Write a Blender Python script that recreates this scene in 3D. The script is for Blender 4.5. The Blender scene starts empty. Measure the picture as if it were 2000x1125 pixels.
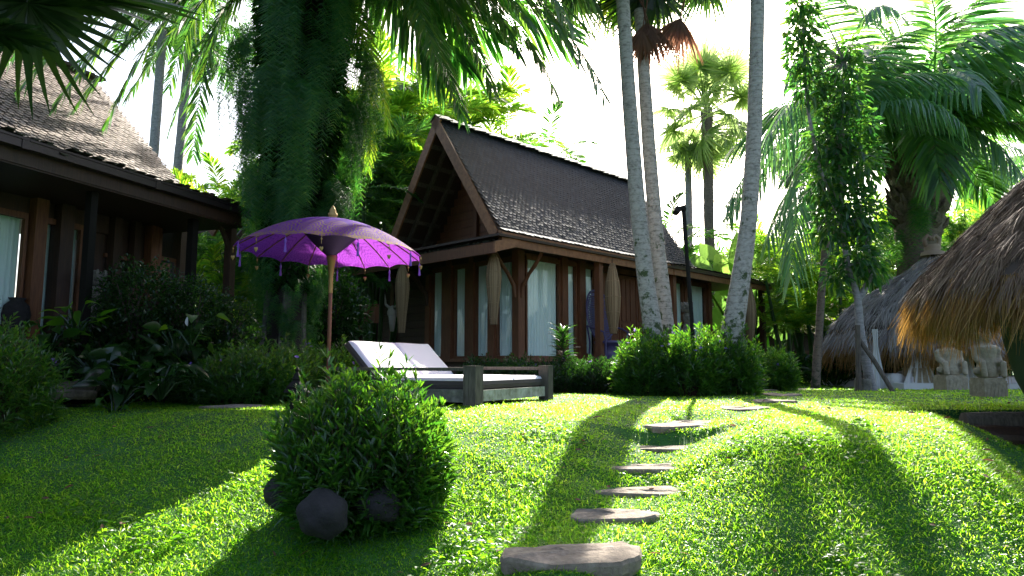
import bpy, math, random
import numpy as np
from mathutils import Vector, Matrix, Euler
R = math.radians
PI = math.pi
rng = np.random.default_rng(7)
random.seed(7)
scene = bpy.context.scene
COL = scene.collection

# ------------------------------------------------------------------ camera, sky, sun
FPX = 1333.0
PITCH = math.atan(148 / FPX)
CZ = 0.5
cd = bpy.data.cameras.new('camera'); cam = bpy.data.objects.new('camera', cd); COL.objects.link(cam)
cam.location = (0, 0, CZ); cam.rotation_euler = (PI / 2 + PITCH, 0, 0)
cd.sensor_width = 36; cd.lens = 36 * FPX / 2000; cd.clip_end = 600; cd.clip_start = 0.05
scene.camera = cam
SUN_AZ, SUN_EL = R(14.5), R(37)
S = Vector((math.sin(SUN_AZ) * math.cos(SUN_EL), math.cos(SUN_AZ) * math.cos(SUN_EL), math.sin(SUN_EL)))
w = bpy.data.worlds.new("World"); scene.world = w; w.use_nodes = True
wn = w.node_tree.nodes; wl = w.node_tree.links
sky = wn.new('ShaderNodeTexSky'); sky.sky_type = 'NISHITA'; sky.sun_disc = False
sky.sun_elevation = SUN_EL; sky.sun_rotation = SUN_AZ; sky.air_density = 1.0; sky.dust_density = 4.0; sky.ozone_density = 1.0
wl.new(sky.outputs[0], wn['Background'].inputs[0]); wn['Background'].inputs[1].default_value = 0.11
sl = bpy.data.lights.new('sun', 'SUN'); sl.energy = 5.0; sl.angle = R(0.6); sl.color = (1, .95, .84)
so = bpy.data.objects.new('sun', sl); so.rotation_euler = S.to_track_quat('Z', 'Y').to_euler(); COL.objects.link(so)
scene.view_settings.view_transform = 'Standard'; scene.view_settings.look = 'None'
scene.view_settings.exposure = 2.0; scene.view_settings.gamma = 1
scene.cycles.max_bounces = 6; scene.cycles.diffuse_bounces = 3; scene.cycles.glossy_bounces = 2
scene.cycles.transmission_bounces = 4; scene.cycles.transparent_max_bounces = 8
scene.cycles.use_denoising = True
scene.cycles.sample_clamp_indirect = 6

# ------------------------------------------------------------------ helpers
_c, _s = math.cos(PITCH), math.sin(PITCH)
def ray(px, py):
    x = (px - 1000) / FPX; y = (562.5 - py) / FPX
    return np.array([x, _c - _s * y, _s + _c * y])
CAM = np.array([0, 0, CZ])
def at(px, py, d):
    r = ray(px, py); return CAM + r * (d / r[1])
def onplane(px, py, p0, n):
    r = ray(px, py); return CAM + r * (np.dot(np.array(p0) - CAM, n) / np.dot(r, n))
def sm(a, b, x):
    t = np.clip((x - a) / (b - a), 0, 1); return t * t * (3 - 2 * t)
STONES = [  # px, py of the middle of the top, depth, half width px, half depth m, thickness
    (1114, 1078, 3.85, 128, .19, .10, 'wide dark stone slab, lowest and nearest of the steps'),
    (1203, 1003, 4.65, 88, .14, .06, 'cracked pale stone slab, second step up from the bottom'),
    (1247, 957, 5.15, 98, .13, .06, 'smooth stone slab, third step up from the bottom'),
    (1266, 911, 5.62, 120, .14, .07, 'long narrow stone slab, fourth step up from the bottom'),
    (1290, 873, 6.15, 104, .10, .05, 'thin stone slab just under the top landing stone'),
    (1322, 827, 6.75, 86, .36, .085, 'thick sunlit landing stone with cracks at top of the steps')]
PD = [2.5, 3.4, 4.0, 4.6, 5.1, 5.6, 6.1, 6.6, 7.4]
PX = [0.0, .15, .34, .69, .94, 1.11, 1.33, 1.62, 2.1]
PZ = [-.95, -.84, -.70, -.585, -.51, -.41, -.30, -.16, 0]
_pz = []
for _px, _py, _d, _hw, _hd, _th, _l in STONES:
    _t = at(_px, _py, _d)[2]; _pz += [(_d - _hd - .04, _t - .035), (_d + _hd, _t - .010)]
PXD, PD, PZ = PD, [2.5, 3.2] + [q[0] for q in _pz] + [7.5], [-.95, -.86] + [q[1] for q in _pz] + [0.0]
def wav(x, y):
    return .5 * np.sin(x * 1.7 + .6 * y) * np.sin(y * 1.3 - .8 * x + 1) + .3 * np.sin(x * 4.1 + 1.3 * y + 2) * np.sin(3.7 * y - x) + .2 * np.sin(9 * x + 2 * y) * np.sin(8 * y - 3 * x + .5)
def H(x, y):
    x = np.asarray(x, float); y = np.asarray(y, float)
    edge = np.interp(x, [-9, -4, -1.5, 0, 1.2, 1.9, 2.6, 3.2, 3.7, 4.3, 9], [7.6, 7.6, 7.2, 6.6, 6.3, 5.7, 5.5, 5.6, 6.2, 7.2, 7.4])
    wd = np.interp(x, [-9, -2, 0, 1.5, 2.2, 6], [5.2, 4.8, 4.0, 3.2, 2.7, 3.0])
    z = -.98 * sm(0, 1, (edge - y) / wd)
    k = np.exp(-((x - np.interp(y, PXD, PX)) / .58) ** 2) * sm(7.9, 7.0, y)
    z = z * (1 - k) + np.interp(y, PD, PZ) * k
    # drop behind the log at the right
    z = z - .28 * sm(4.3, 4.75, x + .25 * (y - 7)) * sm(7.55, 7.4, y)
    z = z - .1 * sm(12, 17, y) * sm(3, 7, x)
    return z + .025 * wav(x, y) * sm(30, 12, y)
def G(x, y): return float(H(x, y))

class MB:
    def __init__(s): s.V = []; s.Q = []; s.T = []; s.n = 0
    def add(s, V, Q=None, T=None):
        V = np.asarray(V, float).reshape(-1, 3)
        if Q is not None and len(Q): s.Q.append(np.asarray(Q, int).reshape(-1, 4) + s.n)
        if T is not None and len(T): s.T.append(np.asarray(T, int).reshape(-1, 3) + s.n)
        s.V.append(V); s.n += len(V); return s
    def box(s, o, a, b, c):
        o, a, b, c = (np.array(q, float) for q in (o, a, b, c))
        V = [o, o + a, o + a + b, o + b, o + c, o + a + c, o + a + b + c, o + b + c]
        return s.add(V, [[0, 3, 2, 1], [4, 5, 6, 7], [0, 1, 5, 4], [1, 2, 6, 5], [2, 3, 7, 6], [3, 0, 4, 7]])
    def cbox(s, c, a, b, h):
        a, b = np.array(a, float), np.array(b, float)
        return s.box(np.array(c, float) - a / 2 - b / 2, a, b, (0, 0, h))
    def beam(s, p, q, wd, ht, up=(0, 0, 1)):
        p, q, up = np.array(p, float), np.array(q, float), np.array(up, float)
        d = q - p; dn = d / np.linalg.norm(d); sd = np.cross(dn, up); sd /= np.linalg.norm(sd); u2 = np.cross(sd, dn)
        return s.box(p - sd * wd / 2 - u2 * ht / 2, d, sd * wd, u2 * ht)
    def tube(s, pts, rad, n=10, jit=0):
        pts = np.asarray(pts, float); m = len(pts); rad = np.broadcast_to(rad, (m,)).astype(float)
        tg = np.gradient(pts, axis=0); tg /= np.linalg.norm(tg, axis=1)[:, None] + 1e-9
        ref = np.array([0, 1., 0]) if abs(tg[0][1]) < .9 else np.array([1., 0, 0])
        a = np.cross(tg, ref); a /= np.linalg.norm(a, axis=1)[:, None] + 1e-9; b = np.cross(tg, a)
        th = np.arange(n) * 2 * PI / n
        rr = rad[:, None] * (1 + jit * rng.normal(size=(m, n)))
        V = pts[:, None] + rr[..., None] * (np.cos(th)[None, :, None] * a[:, None] + np.sin(th)[None, :, None] * b[:, None])
        i = np.arange(m - 1)[:, None] * n; j = np.arange(n)[None]; k = (j + 1) % n
        Q = np.stack([i + j, i + k, i + n + k, i + n + j], -1).reshape(-1, 4)
        V = np.concatenate([V.reshape(-1, 3), pts[:1], pts[-1:]])
        j = np.arange(n); k = (j + 1) % n
        T = np.concatenate([np.stack([k, j, np.full(n, m * n)], -1), np.stack([(m - 1) * n + j, (m - 1) * n + k, np.full(n, m * n + 1)], -1)])
        return s.add(V, Q, T)
    def lathe(s, c, prof, n=24, sq=(1, 1), rot=0):
        c = np.array(c, float); prof = np.array(prof, float); m = len(prof); th = np.arange(n) * 2 * PI / n + rot
        V = np.stack([prof[:, 0][:, None] * np.cos(th) * sq[0], prof[:, 0][:, None] * np.sin(th) * sq[1], np.repeat(prof[:, 1][:, None], n, 1)], -1) + c
        i = np.arange(m - 1)[:, None] * n; j = np.arange(n)[None]; k = (j + 1) % n
        Q = np.stack([i + j, i + k, i + n + k, i + n + j], -1).reshape(-1, 4)
        return s.add(V.reshape(-1, 3), Q)
    def blob(s, c, r, n=14, lump=.08, seed=0, rough=3):
        lat = np.linspace(-PI / 2, PI / 2, n); lon = np.arange(2 * n) * PI / n
        x = np.cos(lat)[:, None] * np.cos(lon); y = np.cos(lat)[:, None] * np.sin(lon); z = np.repeat(np.sin(lat)[:, None], 2 * n, 1)
        q = 1 + lump * (np.sin(rough * x + seed * 1.7) * np.cos(rough * y + seed) + .6 * np.sin(rough * 2.1 * z + 2 * seed + x) * np.cos(rough * 2 * x - seed))
        V = np.stack([x * q * r[0], y * q * r[1], z * q * r[2]], -1).reshape(-1, 3) + np.array(c)
        i = np.arange(n - 1)[:, None] * 2 * n; j = np.arange(2 * n)[None]; k = (j + 1) % (2 * n)
        return s.add(V, np.stack([i + j, i + k, i + 2 * n + k, i + 2 * n + j], -1).reshape(-1, 4))
    def rib(s, *a, **k): return s.add(*ribbons(*a, **k))
    def pin(s, *a, **k):
        for V, Q in pinnate(*a, **k): s.add(V, Q)
        return s
    def build(s, name, mat, parent=None, smooth=False, loc=None):
        V = np.concatenate(s.V); o0 = np.array(parent.location) if parent is not None and parent.get('_root') else None
        if loc is not None: V = V - np.array(loc)
        elif parent is not None: V = V - np.array(parent['_o'] if '_o' in parent else (0, 0, 0))
        Q = np.concatenate(s.Q) if s.Q else np.zeros((0, 4), int); T = np.concatenate(s.T) if s.T else np.zeros((0, 3), int)
        me = bpy.data.meshes.new(name); me.vertices.add(len(V)); me.vertices.foreach_set('co', V.astype(np.float32).ravel())
        nl = len(Q) * 4 + len(T) * 3; me.loops.add(nl); me.polygons.add(len(Q) + len(T))
        me.loops.foreach_set('vertex_index', np.concatenate([Q.ravel(), T.ravel()]).astype(np.int32))
        ls = np.concatenate([np.arange(len(Q)) * 4, len(Q) * 4 + np.arange(len(T)) * 3]).astype(np.int32)
        me.polygons.foreach_set('loop_start', ls)
        me.polygons.foreach_set('use_smooth', np.full(len(Q) + len(T), smooth))
        me.update(calc_edges=True)
        if mat is not None: me.materials.append(mat)
        o = bpy.data.objects.new(name, me); COL.objects.link(o)
        if parent is not None: o.parent = parent; o['_o'] = tuple(parent['_o']) if '_o' in parent else (0., 0., 0.)
        if loc is not None and parent is None: o.location = loc; o['_o'] = tuple(float(q) for q in loc)
        return o

def norm(v): return v / (np.linalg.norm(v, axis=-1, keepdims=True) + 1e-9)
def ribbons(P, D, L, W, droop=0., K=3, prof=None, side=None, fold=0., curl=0.):
    """batch of flat leaves: start P, direction D, length L, width W, drooping under gravity"""
    P = np.atleast_2d(np.asarray(P, float)); n = len(P); D = norm(np.broadcast_to(np.asarray(D, float), (n, 3)))
    L = np.broadcast_to(L, (n,)).astype(float); W = np.broadcast_to(W, (n,)).astype(float); dr = np.broadcast_to(droop, (n,)).astype(float)
    t = np.linspace(0, 1, K)
    if prof is None: prof = np.sin(PI * np.clip(t * .9 + .08, 0, 1)) ** .8; prof[-1] = .05
    prof = np.asarray(prof, float)
    if side is None:
        up = norm(rng.normal(size=(n, 3)) * .5 + np.array([0, 0, 1])); side = norm(np.cross(D, up))
    C = P[:, None] + D[:, None] * (L[:, None] * t)[..., None]
    C[..., 2] -= (dr * L)[:, None] * t[None] ** 2
    w_ = side[:, None] * (W[:, None] * prof[None] * .5)[..., None]
    if fold:
        nr = norm(np.cross(side, D)); cc = nr[:, None] * (np.abs(W)[:, None] * prof[None] * fold)[..., None]
        V = np.stack([C - w_ + cc, C, C + w_ + cc], 2)
        m = 3
    else: V = np.stack([C - w_, C + w_], 2); m = 2
    base = (np.arange(n) * K * m)[:, None, None]; i = (np.arange(K - 1) * m)[None, :, None]; j = np.arange(m - 1)[None, None]
    q = base + i + j
    Q = np.stack([q, q + 1, q + m + 1, q + m], -1)
    return V.reshape(-1, 3), Q.reshape(-1, 4)
def bez(P0, P1, P2, t):
    t = t[None, :, None]; P0, P1, P2 = P0[:, None], P1[:, None], P2[:, None]
    return (1 - t) ** 2 * P0 + 2 * t * (1 - t) * P1 + t * t * P2, 2 * (1 - t) * (P1 - P0) + 2 * t * (P2 - P1)
def pinnate(P0, P1, P2, nl=40, L=.3, W=.03, ang=(70, 25), droop=.5, K=3, lift=.2, start=.12, rw=.03, jit=.12, flat=None):
    """feather leaves along curves P0-P1-P2: a thin rachis and two rows of leaflets"""
    P0, P1, P2 = (np.atleast_2d(np.asarray(p, float)) for p in (P0, P1, P2)); n = len(P0)
    tt = np.linspace(0, 1, 9); C, T = bez(P0, P1, P2, tt); T = norm(T)
    up = np.array([0, 0, 1.]) if flat is None else np.asarray(flat, float)
    if up.ndim == 2: up = up[:, None]
    out = []
    sd = norm(np.cross(T, up + 1e-3)); nn = np.cross(sd, T); wdt = (rw * (1 - .85 * tt))[None, :, None]
    V = np.stack([C - sd * wdt / 2, C - nn * wdt * .4, C + sd * wdt / 2, C + nn * wdt * .4], 2)
    b = (np.arange(n) * 36)[:, None, None]; i = (np.arange(8) * 4)[None, :, None]; j = np.arange(4)[None, None]; k = (j + 1) % 4
    out.append((V.reshape(-1, 3), np.stack([b + i + j, b + i + k, b + i + 4 + k, b + i + 4 + j], -1).reshape(-1, 4)))
    t = np.linspace(start, 1, nl); C, T = bez(P0, P1, P2, t); T = norm(T); sd = norm(np.cross(T, up + 1e-3)); nn = np.cross(sd, T)
    a = np.radians(np.linspace(ang[0], ang[1], nl)); lp = np.sin(PI * (.12 + .80 * np.linspace(0, 1, nl) ** .8)) ** .7
    Lb = np.broadcast_to(L, (n,))
    for sg in (-1, 1):
        D = T * np.cos(a)[None, :, None] + sg * sd * np.sin(a)[None, :, None] + nn * lift
        D = D + rng.normal(size=D.shape) * jit
        ll = Lb[:, None] * lp[None] * (1 + .12 * rng.normal(size=(n, nl)))
        D = norm(D.reshape(-1, 3)); s2 = norm(np.cross(D, np.repeat(nn.reshape(-1, 3), 1, 0) + rng.normal(size=D.shape) * .35))
        out.append(ribbons(C.reshape(-1, 3), D, ll.ravel(), W, droop * (1 + .4 * rng.random(n * nl)), K, side=s2))
    return out

# ------------------------------------------------------------------ object bookkeeping
def tag(o, label, cat, group=None, kind=None):
    if label: o['label'] = label
    if cat: o['category'] = cat
    if group: o['group'] = group
    if kind: o['kind'] = kind
    return o
def thing(name, loc, label, cat, group=None):
    o = bpy.data.objects.new(name, None); o.location = [float(q) for q in loc]; o.empty_display_size = .1; COL.objects.link(o)
    o['_o'] = tuple(float(q) for q in loc)
    return tag(o, label, cat, group)
def struct(o): o['kind'] = 'structure'; return o
def place(name, mesh, parent, loc, rot=(0, 0, 0), scale=1., mat=None):
    """one more part of its own that shares a mesh (a frond of a crown)"""
    o = bpy.data.objects.new(name, mesh); COL.objects.link(o); o.parent = parent
    o.location = [float(a - b) for a, b in zip(loc, parent['_o'])]; o.rotation_euler = rot; o.scale = (scale,) * 3 if np.isscalar(scale) else scale
    if mat is not None:
        o.material_slots[0].link = 'OBJECT'; o.material_slots[0].material = mat
    return o

# ------------------------------------------------------------------ materials
def mat(name):
    m = bpy.data.materials.new(name); m.use_nodes = True; nt = m.node_tree; return m, nt, nt.nodes['Principled BSDF'], nt.nodes['Material Output']
def node(nt, t, **k):
    n = nt.nodes.new(t)
    for a, b in k.items():
        if a.startswith('i_'): n.inputs[a[2:]].default_value = b
        else: setattr(n, a, b)
    return n
def ramp(nt, fac, stops):
    r = nt.nodes.new('ShaderNodeValToRGB'); e = r.color_ramp.elements
    while len(e) < len(stops): e.new(.5)
    for q, (p, c) in zip(e, stops): q.position = p; q.color = (*c, 1)
    nt.links.new(fac, r.inputs[0]); return r.outputs[0]
def coords(nt, scale=(1, 1, 1), space='Object'):
    tc = nt.nodes.new('ShaderNodeTexCoord'); mp = nt.nodes.new('ShaderNodeMapping'); mp.inputs['Scale'].default_value = scale
    nt.links.new(tc.outputs[space], mp.inputs[0]); return mp.outputs[0]
def noise(nt, co, scale, detail=4, rough=.55):
    n = node(nt, 'ShaderNodeTexNoise'); n.inputs['Scale'].default_value = scale; n.inputs['Detail'].default_value = detail; n.inputs['Roughness'].default_value = rough
    if co is not None: nt.links.new(co, n.inputs['Vector'])
    return n.outputs['Fac']
def mth(nt, op, a, b=None, c=None):
    n = nt.nodes.new('ShaderNodeMath'); n.operation = op
    for i, v in enumerate((a, b, c)):
        if v is None: continue
        if isinstance(v, (int, float)): n.inputs[i].default_value = v
        else: nt.links.new(v, n.inputs[i])
    return n.outputs[0]
def mixc(nt, f, a, b, bt='MIX'):
    n = nt.nodes.new('ShaderNodeMix'); n.data_type = 'RGBA'; n.blend_type = bt
    for s_, v in ((n.inputs[0], f), (n.inputs[6], a), (n.inputs[7], b)):
        if isinstance(v, (int, float)): s_.default_value = v
        elif isinstance(v, tuple): s_.default_value = (*v, 1)
        else: nt.links.new(v, s_)
    return n.outputs[2]
def bump(nt, p, h, st=.4, dist=.02):
    b = nt.nodes.new('ShaderNodeBump'); b.inputs['Strength'].default_value = st; b.inputs['Distance'].default_value = dist
    nt.links.new(h, b.inputs['Height']); nt.links.new(b.outputs[0], p.inputs['Normal'])
def leafmat(name, cols, trans, tw=.45, rough=.38, spec=.5):
    """leaf: glossy upper skin over thin tissue that lets light through; shade differs leaf by leaf"""
    m, nt, p, out = mat(name)
    geo = nt.nodes.new('ShaderNodeNewGeometry'); rnd = geo.outputs['Random Per Island']
    n = len(cols)
    c = ramp(nt, rnd, [(i / (n - 1), cc) for i, cc in enumerate(cols)])
    nz = noise(nt, coords(nt, (1, 1, 1)), 1.3, 2)
    c = mixc(nt, mth(nt, 'MULTIPLY', nz, .6), c, tuple(q * .5 for q in cols[0]))
    if name == 'grass_blade':
        pn = noise(nt, coords(nt), .9, 5, .6); c = mixc(nt, ramp(nt, pn, [(.45, (0, 0, 0)), (.75, (.6, .6, .6))]), c, (.09, .11, .03))
    nt.links.new(c, p.inputs['Base Color']); p.inputs['Roughness'].default_value = rough; p.inputs['Specular IOR Level'].default_value = spec
    t = nt.nodes.new('ShaderNodeBsdfTranslucent'); ct = ramp(nt, rnd, [(i / (len(trans) - 1), cc) for i, cc in enumerate(trans)])
    nt.links.new(ct, t.inputs[0])
    mx = nt.nodes.new('ShaderNodeMixShader'); mx.inputs[0].default_value = tw
    nt.links.new(p.outputs[0], mx.inputs[1]); nt.links.new(t.outputs[0], mx.inputs[2]); nt.links.new(mx.outputs[0], out.inputs[0])
    return m
def wood(name, a, b, grain=(8, 8, .7), rough=.6, scale=6, bm=.3):
    m, nt, p, out = mat(name)
    f = noise(nt, coords(nt, grain), scale, 6, .62); g = noise(nt, coords(nt), 1.1, 3)
    c = ramp(nt, f, [(.28, a), (.5, tuple((x + y) / 2 for x, y in zip(a, b))), (.72, b)])
    c = mixc(nt, mth(nt, 'MULTIPLY', g, .7), c, tuple(q * .45 for q in a))
    nt.links.new(c, p.inputs['Base Color']); p.inputs['Roughness'].default_value = rough; bump(nt, p, f, bm, .01)
    return m
def rock(name, a, b, c3, sc=6, rough=.85, bm=.5):
    m, nt, p, out = mat(name); co = coords(nt)
    f = noise(nt, co, sc, 8, .65); g = noise(nt, co, sc * .35, 3)
    c = ramp(nt, f, [(.3, a), (.52, b), (.7, c3)]); c = mixc(nt, mth(nt, 'MULTIPLY', g, .5), c, a)
    nt.links.new(c, p.inputs['Base Color']); p.inputs['Roughness'].default_value = rough; bump(nt, p, f, bm, .03); return m
def plain(name, c, rough=.6, metal=0, var=.3):
    m, nt, p, out = mat(name); f = noise(nt, coords(nt), 9, 4)
    nt.links.new(mixc(nt, mth(nt, 'MULTIPLY', f, var * 1.6), tuple(c), tuple(q * .4 for q in c)), p.inputs['Base Color'])
    p.inputs['Roughness'].default_value = rough; p.inputs['Metallic'].default_value = metal; return m
def islemat(name, cols, rough=.7, bm=0, streak=None):
    m, nt, p, out = mat(name); geo = nt.nodes.new('ShaderNodeNewGeometry')
    c = ramp(nt, geo.outputs['Random Per Island'], [(i / (len(cols) - 1), cc) for i, cc in enumerate(cols)])
    nz = noise(nt, coords(nt), 1.2, 4); c = mixc(nt, mth(nt, 'MULTIPLY', nz, .55), c, tuple(q * .5 for q in cols[0]))
    f = noise(nt, coords(nt), 60, 5)
    if streak: c = mixc(nt, ramp(nt, noise(nt, coords(nt), 14, 6, .7), [(.62, (0, 0, 0)), (.7, (1, 1, 1))]), c, streak)
    nt.links.new(c, p.inputs['Base Color']); p.inputs['Roughness'].default_value = rough; bump(nt, p, f, .25, .003); return m

M = {}
M['grass'] = leafmat('grass_blade', [(.010, .075, .006), (.018, .105, .008), (.026, .13, .010), (.045, .145, .016)],
                     [(.30, .74, .02), (.42, .84, .025), (.52, .88, .03), (.66, .88, .07)], .62, .36, .5)
M['weed'] = leafmat('weed_leaf', [(.025, .08, .008), (.05, .12, .012)], [(.15, .5, .01), (.36, .66, .02)], .5, .42, .4)
M['ruellia'] = leafmat('ruellia_leaf', [(.018, .05, .012), (.03, .075, .016), (.045, .095, .02)], [(.08, .33, .02), (.16, .45, .02), (.3, .56, .03)], .42, .3, .6)
M['ruellia_dim'] = leafmat('ruellia_leaf_deep', [(.012, .035, .010), (.022, .055, .014)], [(.05, .2, .02), (.12, .32, .03)], .38, .28, .6)
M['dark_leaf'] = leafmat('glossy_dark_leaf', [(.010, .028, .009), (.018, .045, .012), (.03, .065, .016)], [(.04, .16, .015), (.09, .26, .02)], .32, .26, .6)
M['fern'] = leafmat('fern', [(.014, .065, .018), (.026, .10, .025), (.045, .13, .03)], [(.06, .32, .04), (.13, .48, .05), (.30, .62, .06)], .42, .45, .35)
M['oil'] = leafmat('oil_palm_leaf', [(.02, .06, .022), (.035, .085, .03), (.05, .11, .035)], [(.06, .25, .04), (.14, .4, .04), (.3, .5, .04)], .42, .33, .6)
M['blue'] = leafmat('blue_sheen_palm_leaf', [(.08, .16, .115), (.11, .20, .145), (.14, .24, .16)], [(.12, .4, .12), (.24, .56, .10), (.36, .66, .08)], .42, .32, .7)  # blue-green leaf; silvery sky reflection is put into its base colour
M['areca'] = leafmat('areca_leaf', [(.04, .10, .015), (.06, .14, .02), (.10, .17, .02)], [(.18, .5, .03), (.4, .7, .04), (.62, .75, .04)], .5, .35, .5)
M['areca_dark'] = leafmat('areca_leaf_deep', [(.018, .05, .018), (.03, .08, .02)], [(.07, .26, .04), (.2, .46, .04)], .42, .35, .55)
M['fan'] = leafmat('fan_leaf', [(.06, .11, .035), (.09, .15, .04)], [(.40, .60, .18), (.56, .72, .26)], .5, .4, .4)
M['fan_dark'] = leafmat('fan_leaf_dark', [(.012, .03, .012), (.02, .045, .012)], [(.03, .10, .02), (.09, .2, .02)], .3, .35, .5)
M['dead'] = leafmat('dead_leaf', [(.12, .065, .045), (.19, .10, .07)], [(.2, .09, .06), (.32, .15, .09)], .35, .7, .2)
M['banana'] = leafmat('banana_leaf', [(.05, .12, .05), (.08, .16, .06)], [(.22, .5, .08), (.36, .62, .1)], .38, .4, .4)
M['tree_leaf'] = leafmat('tree_leaf', [(.018, .055, .02), (.03, .08, .026), (.045, .11, .03)], [(.06, .28, .04), (.12, .4, .04), (.3, .55, .05)], .42, .3, .6)
M['bg_leaf'] = leafmat('far_leaf', [(.03, .08, .02), (.06, .13, .025), (.10, .17, .03)], [(.15, .4, .04), (.35, .62, .05), (.6, .75, .05)], .5, .4, .4)
M['flower'] = leafmat('violet_petal', [(.24, .14, .6), (.32, .2, .7)], [(.4, .25, .8), (.5, .35, .85)], .4, .6, .2)
M['thatch'] = islemat('thatch_straw', [(.10, .055, .030), (.19, .115, .065), (.31, .21, .13)], .75)
M['thatch_gold'] = leafmat('thatch_straw_gold', [(.20, .12, .05), (.30, .18, .07), (.36, .24, .1)], [(.5, .25, .05), (.75, .42, .09)], .4, .7, .2)
M['thatch_grey'] = islemat('thatch_straw_grey', [(.24, .205, .195), (.38, .33, .315), (.52, .47, .45)], .75)
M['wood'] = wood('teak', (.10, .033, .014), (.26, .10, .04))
M['wood_lit'] = wood('teak_lit', (.20, .078, .034), (.44, .20, .09), (3, 3, 3), .6, 4)  # brighter teak copy; the look of lit boards is put into the colour
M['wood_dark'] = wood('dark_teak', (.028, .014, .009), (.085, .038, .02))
M['wood_grey'] = wood('weathered_grey_timber', (.05, .038, .028), (.20, .16, .125), (9, 9, 1.2), .85, 5, .8)
M['lichen_wood'] = rock('lichened_timber', (.16, .14, .09), (.42, .4, .33), (.62, .6, .54), 9)
M['black_wood'] = plain('black_timber', (.016, .014, .012), .7)
M['black_wood'].node_tree.nodes['Principled BSDF'].inputs['Specular IOR Level'].default_value = .1
M['gutter'] = plain('gutter_metal', (.06, .045, .045), .33, .6, .2)
M['stone'] = rock('step_stone', (.10, .075, .055), (.235, .185, .14), (.38, .31, .24), 9, .9, .9)
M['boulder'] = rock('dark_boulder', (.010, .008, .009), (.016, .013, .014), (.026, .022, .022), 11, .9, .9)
M['carved'] = rock('carved_stone', (.22, .18, .12), (.36, .30, .21), (.46, .4, .3), 12)
M['lichen_stone'] = rock('mossy_trunk_stone', (.1, .09, .06), (.26, .24, .18), (.45, .42, .34), 8)
M['cushion'] = plain('cushion_fabric', (.74, .69, .72), .85, 0, .08)
M['cushion_side'] = plain('cushion_side_dark', (.065, .05, .046), .85, 0, .2)  # dark tone for all sides and the underside of the cushions
M['wicker'] = plain('violet_wicker', (.07, .06, .17), .5)
M['basket'] = islemat('basket_slat', [(.16, .10, .05), (.26, .17, .09), (.34, .24, .14)], .7)
M['bone'] = plain('bone', (.32, .29, .25), .7)
M['gold'] = plain('gold_paint', (.42, .26, .09), .45, .6, .15)
M['carve_wood'] = rock('carved_grey_wood', (.06, .055, .045), (.16, .145, .12), (.27, .25, .21), 10)
M['soil'] = None
def mk_soil():
    m, nt, p, out = mat('lawn_soil'); co = coords(nt)
    f = noise(nt, co, 5, 6); c = ramp(nt, f, [(.3, (.010, .05, .004)), (.55, (.020, .09, .007)), (.75, (.04, .09, .012))])
    nt.links.new(c, p.inputs['Base Color']); p.inputs['Roughness'].default_value = .95; bump(nt, p, f, .6, .03); return m
M['soil'] = mk_soil()
def mk_trunk(name, base, dk, moss, mossz, ring=34):
    m, nt, p, out = mat(name); co = coords(nt); sx = nt.nodes.new('ShaderNodeSeparateXYZ'); nt.links.new(co, sx.inputs[0])
    n1 = noise(nt, co, 3, 4); z = mth(nt, 'ADD', sx.outputs[2], mth(nt, 'MULTIPLY', n1, .10))
    r = mth(nt, 'FRACT', mth(nt, 'MULTIPLY', z, ring / 4)); rg = ramp(nt, r, [(0, (1, 1, 1)), (.12, (0, 0, 0)), (1, (0, 0, 0))])
    n2 = noise(nt, coords(nt, (1, 1, 1.6)), 13, 7, .7); c = ramp(nt, n2, [(.3, dk), (.5, base), (.75, tuple(min(1, q * 1.3) for q in base))])
    c = mixc(nt, mth(nt, 'MULTIPLY', rg, ramp(nt, n2, [(.35, (.9,) * 3), (.6, (.25,) * 3)])), c, dk)
    n3 = noise(nt, co, 5.5, 6, .65); k = mth(nt, 'SUBTRACT', n3, mth(nt, 'MULTIPLY', sx.outputs[2], mossz))
    mk = ramp(nt, k, [(.44, (0, 0, 0)), (.5, (1, 1, 1))]); c = mixc(nt, mk, c, moss)
    nt.links.new(c, p.inputs['Base Color']); p.inputs['Roughness'].default_value = .85; bump(nt, p, mth(nt, 'SUBTRACT', n2, mth(nt, 'MULTIPLY', rg, .6)), .5, .02); return m
M['pale_trunk'] = mk_trunk('pale_palm_bark', (.34, .31, .28), (.11, .095, .08), (.045, .065, .02), .055)
M['brown_trunk'] = mk_trunk('brown_palm_bark', (.16, .115, .09), (.05, .035, .028), (.03, .04, .015), .3)
M['dark_trunk'] = plain('dark_fibrous_trunk', (.03, .025, .018), .9)
M['grey_trunk'] = mk_trunk('grey_palm_bark', (.26, .24, .24), (.13, .12, .12), (.1, .1, .08), .3)
M['shingle'] = islemat('dark_shingle', [(.008, .010, .018), (.013, .016, .028), (.020, .024, .040), (.032, .037, .056)], .85, 0, (.10, .10, .10))
M['shingle_brown'] = islemat('brown_shingle', [(.13, .09, .068), (.19, .14, .105), (.26, .20, .155)], .6, 0, (.05, .035, .03))
M['moss_tile'] = islemat('mossy_tile', [(.02, .02, .014), (.04, .045, .022), (.07, .07, .04)], .8, 0, (.22, .22, .2))
M['tile_red'] = islemat('clay_tile', [(.24, .15, .11), (.34, .23, .17), (.42, .3, .23)], .8)
def mk_curtain():
    m, nt, p, out = mat('curtain_cloth'); p.inputs['Base Color'].default_value = (.66, .78, .76, 1); p.inputs['Roughness'].default_value = .9
    f = noise(nt, coords(nt, (1, 1, .2)), 8, 3); nt.links.new(mixc(nt, mth(nt, 'MULTIPLY', f, .5), (.66, .80, .78), (.44, .56, .55)), p.inputs['Base Color'])
    return m
M['curtain'] = mk_curtain()
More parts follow.
